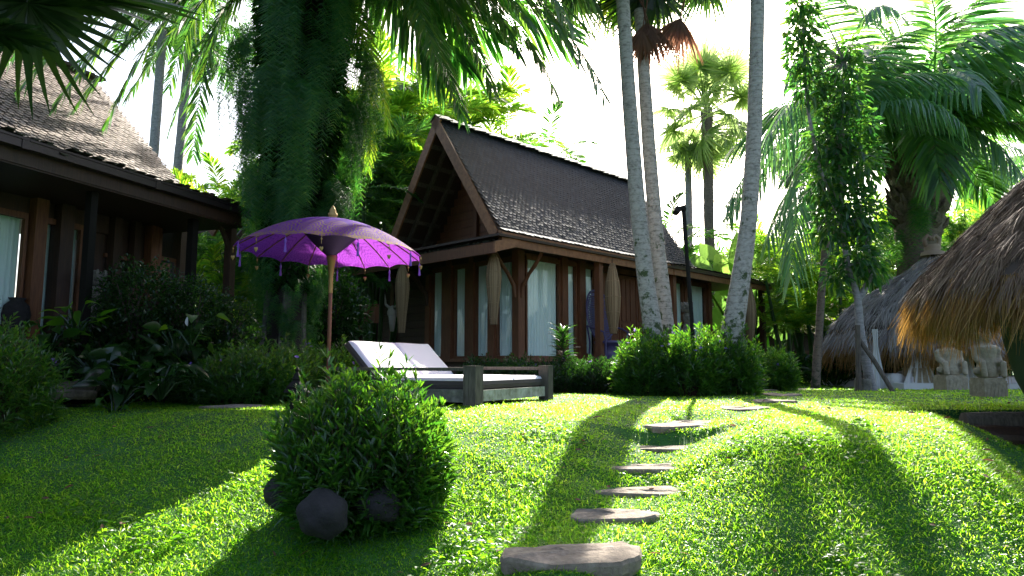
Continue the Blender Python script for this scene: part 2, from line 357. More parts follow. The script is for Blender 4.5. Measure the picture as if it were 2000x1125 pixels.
def mk_glass():
    m, nt, p, out = mat('window_glass'); nt.nodes.remove(p)
    t = node(nt, 'ShaderNodeBsdfTransparent'); g = node(nt, 'ShaderNodeBsdfGlossy'); g.inputs['Roughness'].default_value = .03; g.inputs[0].default_value = (.8, .9, .9, 1)
    fr = node(nt, 'ShaderNodeLayerWeight'); fr.inputs[0].default_value = .5; mx = node(nt, 'ShaderNodeMixShader')
    nt.links.new(mth(nt, 'ADD', mth(nt, 'MULTIPLY', mth(nt, 'POWER', fr.outputs['Facing'], 4.0), .6), .03), mx.inputs[0]); nt.links.new(t.outputs[0], mx.inputs[1]); nt.links.new(g.outputs[0], mx.inputs[2]); nt.links.new(mx.outputs[0], out.inputs[0]); return m
M['glass'] = mk_glass()
def mk_canopy():
    m, nt, p, out = mat('violet_canopy'); co = coords(nt); sx = nt.nodes.new('ShaderNodeSeparateXYZ'); nt.links.new(co, sx.inputs[0])
    x, y, z = sx.outputs; r = mth(nt, 'SQRT', mth(nt, 'ADD', mth(nt, 'MULTIPLY', x, x), mth(nt, 'MULTIPLY', y, y)))
    th = mth(nt, 'ARCTAN2', y, x); sg = mth(nt, 'SUBTRACT', mth(nt, 'FRACT', mth(nt, 'MULTIPLY', mth(nt, 'ADD', th, PI), 18 / (2 * PI))), .5)
    ax = mth(nt, 'MULTIPLY', sg, .42); ay = mth(nt, 'SUBTRACT', r, 1.04)
    dist = mth(nt, 'SQRT', mth(nt, 'ADD', mth(nt, 'MULTIPLY', ax, ax), mth(nt, 'MULTIPLY', mth(nt, 'MULTIPLY', ay, ay), .5)))
    phi = mth(nt, 'ARCTAN2', ax, mth(nt, 'MULTIPLY', ay, -1)); pet_ = mth(nt, 'ABSOLUTE', mth(nt, 'SINE', mth(nt, 'MULTIPLY', phi, 4.5)))
    wv = mth(nt, 'SINE', mth(nt, 'SUBTRACT', mth(nt, 'MULTIPLY', dist, 130), mth(nt, 'MULTIPLY', pet_, 4.2)))
    band = mth(nt, 'MULTIPLY', mth(nt, 'LESS_THAN', mth(nt, 'SUBTRACT', dist, mth(nt, 'MULTIPLY', pet_, .03)), .25), mth(nt, 'GREATER_THAN', wv, .45))
    edge = mth(nt, 'GREATER_THAN', r, 1.10); nz = mth(nt, 'GREATER_THAN', noise(nt, co, 30, 3), .5)
    pat = mth(nt, 'MAXIMUM', band, mth(nt, 'MULTIPLY', edge, nz))
    geo = nt.nodes.new('ShaderNodeNewGeometry'); out_f = mth(nt, 'SUBTRACT', 1, geo.outputs['Backfacing'])
    pu = mixc(nt, noise(nt, coords(nt), 5, 4), (.07, .015, .26), (.11, .025, .36))
    c = mixc(nt, mth(nt, 'MULTIPLY', pat, out_f), pu, (.36, .23, .05))
    nt.links.new(c, p.inputs['Base Color']); p.inputs['Roughness'].default_value = .85; p.inputs['Specular IOR Level'].default_value = .15
    t = nt.nodes.new('ShaderNodeBsdfTranslucent'); nt.links.new(mixc(nt, mth(nt, 'MULTIPLY', pat, .7), (.27, .05, .38), (.10, .015, .15)), t.inputs[0])
    mx = nt.nodes.new('ShaderNodeMixShader'); mx.inputs[0].default_value = .5
    nt.links.new(p.outputs[0], mx.inputs[1]); nt.links.new(t.outputs[0], mx.inputs[2]); nt.links.new(mx.outputs[0], out.inputs[0]); return m
M['canopy'] = mk_canopy()
M['canopy_dark'] = plain('dark_violet_lining', (.05, .015, .09), .7)
M['tassel'] = plain('violet_tassel', (.22, .08, .48), .7)
M['pole'] = wood('pole_wood', (.16, .05, .03), (.30, .11, .06))
M['drape'] = plain('white_drape', (.62, .61, .60), .9, 0, .1)
M['green_drape'] = plain('green_drape', (.02, .035, .025), .7)

#@@LAWN
# ------------------------------------------------------------------ ground, lawn
nx, ny = 260, 260
gx = np.sign(np.linspace(-1, 1, nx)) * np.abs(np.linspace(-1, 1, nx)) ** 1.8 * 70
gy = -12 + 120 * np.linspace(0, 1, ny) ** 2.0
gy = np.sort(np.concatenate([np.linspace(1, 14, 150), -20 + 140 * np.linspace(0, 1, 110) ** 1.3]))
gx = np.sort(np.concatenate([np.linspace(-9, 9, 150), np.linspace(-75, -9.2, 55), np.linspace(9.2, 75, 55)]))
XX, YY = np.meshgrid(gx, gy); ZZ = H(XX, YY); V = np.stack([XX, YY, ZZ], -1).reshape(-1, 3)
i = np.arange(len(gy) - 1)[:, None] * len(gx); j = np.arange(len(gx) - 1)[None]
Q = np.stack([i + j, i + j + 1, i + len(gx) + j + 1, i + len(gx) + j], -1).reshape(-1, 4)
struct(MB().add(V, Q).build('ground', M['soil'], smooth=True))

stone_xy = []
def slab(px, py, d, hw, hd, th, label, seed, nm='stepping_stone', grp='stones of the garden path'):
    c = at(px, py, d); w_ = hw * d / FPX; n = 26
    a = np.arange(n) * 2 * PI / n; r = np.random.default_rng(seed)
    sx_ = np.sign(np.cos(a)) * np.abs(np.cos(a)) ** .55; sy_ = np.sign(np.sin(a)) * np.abs(np.sin(a)) ** .6
    ph = r.random(8) * 6.3; jx = 1 + .05 * np.sin(2 * a + ph[0]) + .035 * np.sin(5 * a + ph[1]) + .012 * r.normal(size=n); jy = 1 + .13 * np.sin(3 * a + ph[2]) + .08 * np.sin(5 * a + ph[3]) + .03 * r.normal(size=n)
    tx = c[0] + sx_ * jx * w_; ty = d + sy_ * jy * hd + .12 * hd * sx_
    zt = c[2] + .008 * np.sin(2 * a + ph[4]) + .003 * r.normal(size=n); ring = lambda k, dz: np.stack([c[0] + (tx - c[0]) * k, d + (ty - d) * k, zt + dz], -1)
    rr = [ring(.93, -th), ring(1.0, -th * .7), ring(1.015, -th * .2), ring(.985, 0.0), ring(.6, .006), ring(.25, .004)]
    V = np.concatenate([*rr, [[c[0], d, c[2] + .004]]]); i = np.arange(5)[:, None] * n; j = np.arange(n)[None]; k = (j + 1) % n
    Q = np.stack([i + j, i + k, i + n + k, i + n + j], -1).reshape(-1, 4); j = np.arange(n); T = np.stack([5 * n + j, 5 * n + (j + 1) % n, np.full(n, 6 * n)], -1)
    o = MB().add(V, Q, T).build(nm, M['stone'], loc=(c[0], d, c[2] - th)); tag(o, label, 'stepping stone', grp)
    stone_xy.append((c[0], d, w_, hd, c[2])); return o
for k, st in enumerate(STONES): slab(*st, seed=k + 3)
for k, (px, py, d, hw, hd, lab) in enumerate([
        (1455, 801, 7.6, 46, .16, 'flat pale stone in the lawn just beyond the top step'),
        (1512, 787, 9.0, 40, .25, 'flat pale stone in the lawn beside the curved shadow'),
        (1528, 771, 11.2, 32, .3, 'flat stone at the far bend of the garden path'),
        (1482, 759, 13.2, 34, .35, 'small flat stone next to the end of flowering shrubs'),
        (1560, 757, 14.6, 34, .35, 'farthest flat stone of the garden path towards the jungle')]):
    c = at(px, py, d); c_ = (px, 0, d)
    z = G(c[0], d) + .02; yy = 562.5
    # find the pixel row of that ground point so the slab sits on the lawn
    zc = d * _c + (z - CZ) * _s; yc = -d * _s + (z - CZ) * _c
    slab(px, 562.5 - FPX * yc / zc, d, hw, hd, .05, lab, 20 + k)
slab(455, 793, 8.0, 60, .14, .06, 'flat slab sunk in the lawn before the dark flowering bushes', 41)
slab(135, 745, 8.4, 40, .3, .14, 'grey stone doorstep in the shade of the left house', 42, 'stone_step')
slab(130, 763, 8.0, 45, .22, .10, 'lower grey stone doorstep at edge of the left lawn', 43, 'stone_step')

HOLES = []   # (x, y, rx, ry) places without grass
def blades(n, y0, y1, xw, L, W, seed, power=1.0):
    r = np.random.default_rng(seed); y = y0 + (y1 - y0) * r.random(n) ** power; x = (r.random(n) * 2 - 1) * (y * xw + .6)
    keep = (r.random(n) < (y1 - y) / 1.1) & ((r.random(n) < (y - y0) / 1.1) | (y0 < 3))
    hz_ = H(x, y)
    for sx_, sy_, a, b, z_ in stone_xy: keep &= (((x - sx_) / (a * .96)) ** 4 + ((y - sy_) / (b * .93)) ** 4 > 1) | (hz_ > z_ + .004)
    keep &= ~((np.abs(x - .14 + .716 * 0) < 0))
    u_ = (x - .14) * .698 + (y - 15) * .716; v_ = -(x - .14) * .716 + (y - 15) * .698
    keep &= ~((u_ > -1) & (v_ > -1))
    keep &= ~((y > 7.9) & (y < 10.5) & (np.abs(x + 1) < .9) & (y > 8.2 - .57 * (x + .45)) & (y < 9.4 - .4 * x))
    x, y = x[keep], y[keep]; n = len(x); z = H(x, y)
    cl = .5 + .5 * wav(x * 2.3 + 3, y * 2.1)
    th = r.random(n) * 2 * PI; lean = .35 + 1.3 * r.random(n)
    D = np.stack([np.cos(th) * lean, np.sin(th) * lean, np.ones(n)], -1)
    ll = L * (.45 + .8 * r.random(n)) * (.55 + .9 * cl); long_ = r.random(n) > .985; ll = np.where(long_, ll * 1.8, ll)
    s2 = norm(np.stack([-np.sin(th), np.cos(th), .3 * r.normal(size=n)], -1))
    return ribbons(np.stack([x, y, z - .006], -1), D, ll, W * (.6 + .8 * r.random(n)), .15 + .75 * r.random(n), 4, prof=[.8, 1, .7, .05], side=s2)
g = MB()
g.add(*blades(420000, 2.3, 5.9, .80, .062, .0050, 1, .85))
g.add(*blades(330000, 4.4, 9.0, .82, .050, .0070, 2, .9))
g.add(*blades(170000, 7.6, 15, .82, .045, .012, 3, .85))
g.add(*blades(60000, 13, 26, .8, .07, .026, 4, .9))
tag(g.build('lawn_grass', M['grass']), 'bright green lawn grass over the whole slope', 'grass', kind='stuff')
# broad leaved weeds low in the sward
r = np.random.default_rng(11); n = 17000; y = 2.4 + 3.6 * r.random(n); x = (r.random(n) * 2 - 1) * (y * .8)
k = (wav(x * 1.1 + 5, y * 1.4) + .75 * sm(1.3, 2.2, x) * sm(4.4, 3.2, y)) > .42
for sx_, sy_, a, b, z_ in stone_xy: k &= ((x - sx_) / a) ** 4 + ((y - sy_) / b) ** 4 > 1
x, y = x[k], y[k]; n = len(x); th = r.random(n) * 2 * PI
P = np.stack([x, y, H(x, y) + .02 + .06 * r.random(n)], -1); D = np.stack([np.cos(th), np.sin(th), .1 + .7 * r.random(n)], -1)
tag(MB().rib(P, D, .035 + .045 * r.random(n), .014 + .014 * r.random(n), .35, 4, fold=.12).build('broadleaf_weeds', M['weed']), 'broad leaved weeds growing among the grass of the slope', 'weeds', kind='stuff')
r = np.random.default_rng(17); n = 260; y = 2.6 + 7 * r.random(n) ** 1.2; x = (r.random(n) * 2 - 1) * (y * .75); th = r.random(n) * 2 * PI
tag(MB().rib(np.stack([x, y, H(x, y) + .025 + .02 * r.random(n)], -1), np.stack([np.cos(th), np.sin(th), .2 * r.normal(size=n)], -1), .04 + .04 * r.random(n), .018 + .012 * r.random(n), .1, 4, fold=.15).build('fallen_leaves', M['dead']), 'brown fallen leaves scattered over the lawn', 'leaves', kind='stuff')
# ------------------------------------------------------------------ main house
u = np.array([.698, .716, 0]); v = np.array([-.716, .698, 0]); zz = np.array([0, 0, 1.])
C0 = np.array([.14, 15, 0])
def hp(a, b, z): return C0 + u * a + v * b + zz * z
def shingles(mb, O, A, D, la, ld, cw, ch, seed=0, lift=.02, clip=None, jit=.15):
    """rows of separate shingles: O top corner, A along the ridge, D down the slope"""
    r = np.random.default_rng(seed); A = norm(np.array(A, float)); D = norm(np.array(D, float)); N = norm(np.cross(A, D)); N = N if N[2] > 0 else -N
    nr = int(ld / ch); nc = int(la / cw); P = []
    ii, jj = np.meshgrid(np.arange(nr), np.arange(nc), indexing='ij'); a = (jj + .5 + .5 * (ii % 2)) * cw + r.normal(size=ii.shape) * cw * .04; d = ii * ch
    a, d = a.ravel(), d.ravel(); k = (a < la)
    if clip is not None: k &= clip(a, d + ch)
    a, d = a[k], d[k]; n = len(a); P = O + A * a[:, None] + D * d[:, None] + N * .005
    L = ch * 1.55 * (1 + jit * .6 * r.normal(size=n)); DD = D + N * (lift / (ch * 1.4)) * (1 + jit * 3 * r.normal(size=n))[:, None] + A * (r.normal(size=n) * .035)[:, None]
    V, Q = ribbons(P, DD, L, cw * .93, 0, 3, prof=[1, 1, .55], side=np.broadcast_to(A, (n, 3)))
    V = V.reshape(-1, 6, 3); tip = V[:, 4:6]; low = tip - N * .014
    V2 = np.concatenate([V, low], 1); q = np.arange(n)[:, None] * 8
    Q2 = np.concatenate([q + np.array([[0, 1, 3, 2]]), q + np.array([[2, 3, 5, 4]]), q + np.array([[4, 5, 7, 6]])])
    mb.add(V2.reshape(-1, 3), Q2); return mb
H1 = thing('wooden_house', hp(0, 0, 0), 'dark teak house with steep dark shingle roof and open gable behind the sun lounger', 'house', 'wooden garden houses')
UG, UE = -1.4, 6.25         # near and far gable planes
RV, RZ = 1.2, 6.0           # ridge
EV, EZ = -.92, 3.14         # eave of the long side
KV, KZ = -.80, 3.22         # where the slope flares
roof = MB()
roof.box(hp(UG, RV, RZ - .04), u * (UE - UG), v * (KV - RV) + zz * (KZ - RZ), (0, 0, -.06))
roof.box(hp(UG, KV, KZ - .05), u * (UE - UG), v * (EV - KV) + zz * (EZ - KZ), (0, 0, -.06))
LV, LZ = 2.95, 3.42
roof.box(hp(UG, RV, RZ - .045), u * (UE - UG), v * (LV - RV) + zz * (LZ - RZ), (0, 0, -.06))
RF = roof.build('roof', M['wood_dark'], H1)
t = MB(); dA = v * (KV - RV) + zz * (KZ - RZ); shingles(t, hp(UG, RV, RZ), u, dA, UE - UG, np.linalg.norm(dA), .125, .09, 1, .012, jit=.05)
dB = v * (EV - KV) + zz * (EZ - KZ); shingles(t, hp(UG, KV, KZ), u, dB, UE - UG, np.linalg.norm(dB) + .05, .15, .115, 2, .014, jit=.08)
dL = v * (LV - RV) + zz * (LZ - RZ); shingles(t, hp(UG, RV, RZ), u, dL, UE - UG, np.linalg.norm(dL), .2, .16, 3)
t.build('shingle_cover', M['shingle'], RF)
t = MB()
for k in range(44):
    a = UG - .05 + k * (UE - UG) / 44; w_ = .2
    for sg in (-1, 1):
        o = hp(a, RV, RZ + .075 + .012 * math.sin(k * 1.9)); t.box(o, u * w_ * 1.1 + zz * .03, v * sg * .17 + zz * -.13, (0, 0, -.025))
t.build('ridge_cap', M['moss_tile'], RF)
for sg, e, ez in ((-1, KV, KZ), (1, LV, LZ)):
    p = hp(UG - .03, RV, RZ + .02); q = hp(UG - .03, e - .02 * sg, ez - .1); d = q - p
    nrm = norm(np.cross(u, d)); nrm = nrm if nrm[2] > 0 else -nrm
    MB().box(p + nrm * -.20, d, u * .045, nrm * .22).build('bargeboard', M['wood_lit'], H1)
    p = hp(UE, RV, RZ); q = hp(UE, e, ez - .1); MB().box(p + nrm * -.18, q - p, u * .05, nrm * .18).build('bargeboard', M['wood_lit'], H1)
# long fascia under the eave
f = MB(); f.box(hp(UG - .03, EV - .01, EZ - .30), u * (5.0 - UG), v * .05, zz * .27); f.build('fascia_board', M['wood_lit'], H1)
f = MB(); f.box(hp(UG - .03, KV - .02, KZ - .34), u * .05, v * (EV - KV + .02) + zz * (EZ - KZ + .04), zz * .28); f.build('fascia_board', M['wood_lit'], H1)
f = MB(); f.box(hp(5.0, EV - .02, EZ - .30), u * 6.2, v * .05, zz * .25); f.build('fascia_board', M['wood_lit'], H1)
# low extension roof at the far end
PR = MB(); PR.box(hp(UE - 1.4, EV - .05, EZ - .03), u * 6.5, v * 4 + zz * .9, zz * -.06); PR = PR.build('extension_roof', M['wood_dark'], H1)
t = MB(); shingles(t, hp(UE + .05, EV + 2.8, EZ + .63), u, -v * 2.9 - zz * .66, 5.0, 2.95, .19, .15, 5); shingles(t, hp(UE - 1.3, EV + .1, EZ + .02), u, -v - zz * .22, 1.4, .25, .19, .15, 6); t.build('shingle_cover', M['moss_tile'], PR)
# skirt roof below the open gable
SU, SZ = -1.62, 2.90
dS = u * (SU + .15) + zz * (SZ - 3.34)
PR = MB(); PR.box(hp(-.15, -.45, 3.34), v * 7.0, dS * .6, zz * -.06); PR.box(hp(-.15, EV + .03, 3.34) + dS * .6, v * 7.5, dS * .4, zz * -.06); PR = PR.build('skirt_roof', M['wood_dark'], H1)
t = MB(); shingles(t, hp(-.15, -.45, 3.35), v, dS, 7.0, .95, .14, .10, 7, .015); shingles(t, hp(-.15, EV, 3.35) + dS * .62, v, dS, 7.5, .62, .14, .10, 8, .015); t.build('shingle_cover', M['moss_tile'], PR)
MB().box(hp(SU - .03, EV - .03, SZ - .24), v * 7.6, u * .045, zz * .22).build('fascia_board', M['wood'], H1)
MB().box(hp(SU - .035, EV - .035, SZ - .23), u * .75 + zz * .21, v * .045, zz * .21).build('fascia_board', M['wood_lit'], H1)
# gable wall, beams seen inside the gable
gw = MB()
zb = 3.36
for k in range(14):
    z0 = zb + k * .19
    t0 = max(0, (z0 + .20 - KZ) / (RZ - KZ)); t1 = max(0, (z0 + .20 - LZ) / (RZ - LZ)); a0 = KV + .16 + (RV - KV) * t0; a1 = LV - .16 - (LV - RV) * t1
    if a1 - a0 > .1: gw.box(hp(-.12, a0, z0), v * (a1 - a0), u * .05, zz * .182)
gw.build('gable_wall', M['wood'], H1)
bt = MB()
for k in range(6):
    tt = .14 + k * .15; p = hp(UG + .02, RV + (LV - RV) * tt, RZ + (LZ - RZ) * tt - .18)
    bt.box(p, u * 1.2, norm(v * (LV - RV) + zz * (LZ - RZ)) * .10, v * -.018)
bt.build('roof_batten', M['wood_grey'], RF)
for a in (-.95, -.45):
    MB().beam(hp(a, RV + .05, RZ - .35), hp(a, LV - .1, LZ - .12), .07, .09).build('rafter', M['wood_grey'], RF)
    MB().beam(hp(a, RV - .05, RZ - .35), hp(a, KV + .1, KZ - .12), .07, .09).build('rafter', M['wood'], RF)
MB().beam(hp(-.16, 1.2, 3.4), hp(-.16, 1.2, 5.2), .10, .10, up=u).build('king_post', M['wood'], H1)
# platform and walls
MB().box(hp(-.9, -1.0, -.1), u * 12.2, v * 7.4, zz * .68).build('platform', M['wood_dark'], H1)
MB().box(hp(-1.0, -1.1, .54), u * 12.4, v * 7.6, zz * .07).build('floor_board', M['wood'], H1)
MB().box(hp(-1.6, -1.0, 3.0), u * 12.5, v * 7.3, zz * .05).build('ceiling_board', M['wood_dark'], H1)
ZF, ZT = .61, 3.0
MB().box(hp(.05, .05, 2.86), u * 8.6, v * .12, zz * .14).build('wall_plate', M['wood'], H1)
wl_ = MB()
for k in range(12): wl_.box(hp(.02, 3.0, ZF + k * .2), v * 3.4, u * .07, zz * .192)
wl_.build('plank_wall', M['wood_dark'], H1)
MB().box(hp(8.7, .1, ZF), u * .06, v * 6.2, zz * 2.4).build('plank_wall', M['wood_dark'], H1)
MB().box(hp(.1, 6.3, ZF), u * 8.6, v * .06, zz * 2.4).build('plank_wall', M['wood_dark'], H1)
MB().box(hp(1.3, .9, ZF), u * 7.3, v * .06, zz * 2.4).build('plank_wall', M['wood_dark'], H1)  # inner partition added behind the windows to stop light leaking through
MB().box(hp(1.2, .9, ZF), u * .06, v * 5.3, zz * 2.4).build('plank_wall', M['wood_dark'], H1)  # second added partition, keeps the interior dark behind the gable end windows
def post_h(a, b, w1=.16, z0=ZF, z1=ZT, m='wood', nm='post'):
    o = MB(); o.cbox(hp(a, b, z0), u * w1, v * w1, z1 - z0); o.cbox(hp(a, b, z0), u * w1 * 1.25, v * w1 * 1.25, .14); return o.build(nm, M[m], H1)
post_h(0, 0, .2)
def opening_l(b0, b1):   # window in the gable end, plane u = 0
    fr = MB(); fr.box(hp(-.03, b0, 2.78), v * (b1 - b0), u * .08, zz * .12); fr.box(hp(-.03, b0, ZF), v * (b1 - b0), u * .08, zz * .07)
    fr.box(hp(-.03, b0 - .035, ZF), v * .035, u * .08, zz * 2.29); fr.box(hp(-.03, b1, ZF), v * .035, u * .08, zz * 2.29)
    W_ = fr.build('window', M['wood'], H1); MB().box(hp(.015, b0, ZF + .07), v * (b1 - b0), u * .006, zz * 2.1).build('pane', M['glass'], W_)
    return W_
def curtain(p, q, z0, z1, inn, folds, amp=.03, parent=None, gap=None, seed=0):
    n = max(12, int(np.linalg.norm(q - p) * 90)); t = np.linspace(0, 1, n); rr = np.random.default_rng(seed); ph = rr.random(6) * 6
    wv = np.sin(t * folds * 2 * PI + ph[0] + 1.2 * np.sin(t * 9 + ph[1])) + .4 * np.sin(t * folds * 4.3 * PI + ph[2])
    rows = []
    for k, zt in enumerate(np.linspace(0, 1, 7)):
        base = p + (q - p) * t[:, None]
        if gap is not None: base = base + (gap - base) * (.12 * math.sin(PI * zt) * (np.linalg.norm(gap - base, axis=1)[:, None] > .0))
        rows.append(base + inn * (amp * wv * (1 - .25 * zt))[:, None] + zz * (z1 + (z0 - z1) * zt))
    V = np.stack(rows).reshape(-1, 3); i = np.arange(6)[:, None] * n; j = np.arange(n - 1)[None]
    return MB().add(V, np.stack([i + j, i + j + 1, i + n + j + 1, i + n + j], -1).reshape(-1, 4)).build('curtain', M['curtain'], parent, smooth=True)
for k, (b0, b1) in enumerate(((.17, .64), (.92, 1.34), (1.74, 2.11), (2.60, 2.96))):
    W_ = opening_l(b0, b1); curtain(hp(.08, b0 - .02, 0), hp(.08, b1 + .02, 0), ZF + .02, 2.82, u, 5, .02, W_, seed=k)
post_h(.0, .78, .2); post_h(.0, 1.47, .17); post_h(.0, 1.63, .10); post_h(0, 2.27, .2); post_h(0, 2.47, .13); post_h(0, 3.1, .16); post_h(0, 4.6, .16); post_h(0, 6.3, .18)
def opening_r(a0, a1, z0=ZF):
    fr = MB(); fr.box(hp(a0, -.04, 2.84), u * (a1 - a0), v * .08, zz * .10); fr.box(hp(a0, -.04, z0), u * (a1 - a0), v * .08, zz * .07)
    fr.box(hp(a0 - .04, -.04, z0), u * .04, v * .08, zz * 2.33); fr.box(hp(a1, -.04, z0), u * .04, v * .08, zz * 2.33)
    W_ = fr.build('window', M['wood'], H1); MB().box(hp(a0, .01, z0 + .07), u * (a1 - a0), v * .006, zz * 2.16).build('pane', M['glass'], W_); return W_
for k, (a0, a1, fo) in enumerate(((.26, 1.36, 11), (1.66, 1.98, 4), (2.34, 2.72, 4), (6.35, 6.95, 4), (7.2, 8.3, 7))):
    W_ = opening_r(a0, a1); curtain(hp(a0 - .02, .09, 0), hp(a1 + .02, .09, 0), ZF + .02, 2.88, v, fo, .022, W_, seed=20 + k)
post_h(1.51, 0, .2); post_h(2.16, 0, .22); post_h(2.86, 0, .16); post_h(6.18, 0, .18); post_h(7.08, 0, .16); post_h(8.5, 0, .18)
for k, a in enumerate((3.0, 3.78, 4.56, 5.34)):     # four carved folding door leaves
    dr = MB(); dr.box(hp(a, -.02, ZF), u * .74, v * .05, zz * 2.2)
    D_ = dr.build('door', M['wood'], H1)
    pn = MB()
    for j in range(3):
        pn.box(hp(a + .08 + j * .2, -.045, ZF + 1.0), u * .16, v * .024, zz * 1.1)
    pn.build('slat_panel', M['wood'], D_)
    pn = MB()
    for j in range(2):
        pn.box(hp(a + .08, -.05, ZF + .12 + j * .43), u * .58, v * .03, zz * .36)
        for q in range(7): pn.tube([hp(a + .13 + q * .08, -.06, ZF + .3 + j * .43 + .09 * math.sin(q * 2.1)), hp(a + .17 + q * .08, -.075, ZF + .3 + j * .43 - .05 * math.cos(q))], [.035, .02], 6)
    pn.build('carved_panel', M['wood'], D_)
for a in (1.98, 5.25): post_h(a, -.72, .15, ZF, 3.0)
post_h(9.6, -.72, .16, .0, 3.0, 'wood_dark'); post_h(11.0, -.6, .16, 0, 3.0, 'wood_dark'); post_h(5.25, -.55, .12, ZF, 3.0, 'black_wood')
# curved brackets at the corner
for dd, tt in ((-u, 0), (-v, 0)):
    pts = [hp(0, 0, 1.95) + dd * .10 + zz * .0, hp(0, 0, 2.2) + dd * .14, hp(0, 0, 2.45) + dd * .32, hp(0, 0, 2.62) + dd * .5, hp(0, 0, 2.9) + dd * .72]
    MB().tube(pts, [.04, .05, .04, .045, .035], 8).build('bracket', M['wood'], H1)
for q in (3.1, 6.3):
    MB().tube([hp(-.08, q, 1.95), hp(-.14, q, 2.25), hp(-.4, q, 2.55), hp(-.7, q, 2.8)], [.05, .07, .06, .05], 8).build('bracket', M['wood_dark'], H1)
MB().box(hp(-.08, .1, 2.88), v * 6.2, u * .1, zz * .14).build('wall_plate', M['wood_dark'], H1)
# warm strip of glass lit from behind the second curtain is a gap showing a timber: a narrow reveal
# ---- fish trap baskets
def basket(c, top, prof, label, hang):
    c = np.array(c, float); t_ = thing('fish_trap_basket', c, label, 'basket', 'woven fish trap baskets hung on the posts')
    prof = np.array(prof, float); n = 40; zq = np.linspace(0, 1, 16); rr = np.interp(zq, prof[:, 1], prof[:, 0]); hgt = top
    V = []; s = MB()
    for k in range(n):
        th = 2 * PI * (k + .3 * rng.random()) / n; pts = np.stack([c[0] + (rr + .003 * rng.random()) * np.cos(th), c[1] + rr * np.sin(th), c[2] + zq * hgt], -1)
        ww = 2 * PI * rr / n * .47; sd = np.array([-math.sin(th), math.cos(th), 0]); nr = np.array([math.cos(th), math.sin(th), 0]) * .006
        V = np.stack([pts - sd * ww[:, None], pts + nr, pts + sd * ww[:, None]], 1); i = np.arange(15)[:, None] * 3; j = np.arange(2)[None]
        s.add(V.reshape(-1, 3), np.stack([i + j, i + j + 1, i + j + 4, i + j + 3], -1).reshape(-1, 4))
    s.build('slat_body', M['basket'], t_)
    MB().lathe(c, np.stack([rr * .93, zq * hgt], -1), 24).build('inner_shade', M['black_wood'], t_)  # black sheet inside the slats, stands in for the shade within
    for z_ in (.08, .3, .52, .74, .93):
        r_ = np.interp(z_, prof[:, 1], prof[:, 0]) + .006; th = np.linspace(0, 2 * PI, 25)
        MB().tube(np.stack([c[0] + r_ * np.cos(th), c[1] + r_ * np.sin(th), c[2] + z_ * hgt + 0 * th], -1), .007, 5).build('hoop', M['basket'], t_)
    MB().tube([c + zz * hgt * .98, c + zz * (hgt + hang)], .008, 5).build('cord', M['black_wood'], t_)
PT = [(.11, 0), (.12, .06), (.16, .25), (.225, .48), (.26, .66), (.22, .84), (.13, .95), (.06, 1)]
PB = [(.09, 0), (.12, .1), (.19, .3), (.225, .5), (.20, .7), (.13, .87), (.06, 1)]
b = at(964, 634, 13.9); basket((b[0], b[1], b[2]), 1.46, [(q * .60, w_) for q, w_ in PT], 'slender woven fish trap hanging in front of the curtained gable end of the house', .05)
b = at(1198, 652, 14.35); basket((b[0], b[1], b[2]), 1.50, [(q * .72, w_) for q, w_ in PB], 'light straw coloured fish trap beside the violet peacock chair', .1)
b = at(784, 650, 15.0); basket((b[0], b[1], b[2]), 1.5, [(q * .6, w_) for q, w_ in PT], 'dim fish trap on the shaded plank wall beside the animal skull', .1)
b = at(1466, 666, 19.2); basket((b[0], b[1], b[2]), 1.6, [(q * .8, w_) for q, w_ in PB], 'dark brown fish trap under the far end of the eave beside giant leaves', .15)
# skull and box on the dark wall
b = at(766, 630, 15.3); sk = MB().blob(b + zz * .22, (.12, .07, .16), 10, .06, 1).tube([b + zz * .16, b - zz * .02, b - zz * .2], [.09, .07, .045], 10)
for sg in (-1, 1): sk.tube([b + zz * .32 + u * 0 + v * sg * .08, b + zz * .42 + v * sg * .26, b + zz * .66 + v * sg * .30], [.04, .03, .008], 8)
tag(sk.build('animal_skull', M['bone'], smooth=True, loc=tuple(b)), 'bleached horned skull hanging on the shaded wall', 'skull')
b = at(730, 632, 15.6); bx_ = MB().box(b - v * .2, v * .42, -u * .12, zz * .40).box(b - v * .23 + zz * .4, v * .48, -u * .16, zz * .03).box(b - v * .05 + zz * .16 - u * .13, v * .1, -u * .02, zz * .04)
tag(bx_.build('wall_box', M['wood'], loc=tuple(b)), 'small brown wooden box on the shaded wall left of the skull', 'box')
# ---- peacock chair
pc = hp(2.35, -.62, ZF); CH = thing('peacock_chair', pc, 'violet wicker peacock chair on the terrace behind the slim post', 'chair')
wd, fd = norm(u * .9 - v * .25), norm(-v * 1 - u * .2)
bk = MB(); n = 22
def ovp(s_, th):   # outline of the high oval back
    return pc + zz * (.95 + .72 * math.sin(th) * s_ * (1 if math.sin(th) > 0 else .75)) + wd * (.42 * math.cos(th) * s_ * (1 - .18 * (math.sin(th) < 0) * -math.sin(th))) - fd * (.25 + .12 * math.sin(th)) + fd * (.12 * (1 - (1 - abs(math.cos(th)) * s_)) ** 2)
for s_, rr in ((1, .022), (.86, .012), (.6, .01), (.35, .009)):
    bk.tube([ovp(s_, a) for a in np.linspace(0, 2 * PI, 33)], rr, 6)
B_ = bk.build('backrest', M['wicker'], CH)
wv = MB()
for k in range(40): wv.tube([ovp(.05, 2 * PI * k / 40), ovp(.5, 2 * PI * k / 40), ovp(.98, 2 * PI * k / 40)], .0065, 4)
for k in range(26):
    zt = -1 + 2 * (k + .5) / 26; th = math.asin(zt); a, b2 = ovp(1, th), ovp(1, PI - th); m_ = (a + b2) / 2 - fd * .02
    wv.beam(a, m_, .006, .026); wv.beam(m_, b2, .006, .026)
wv.build('weave', M['wicker'], B_)
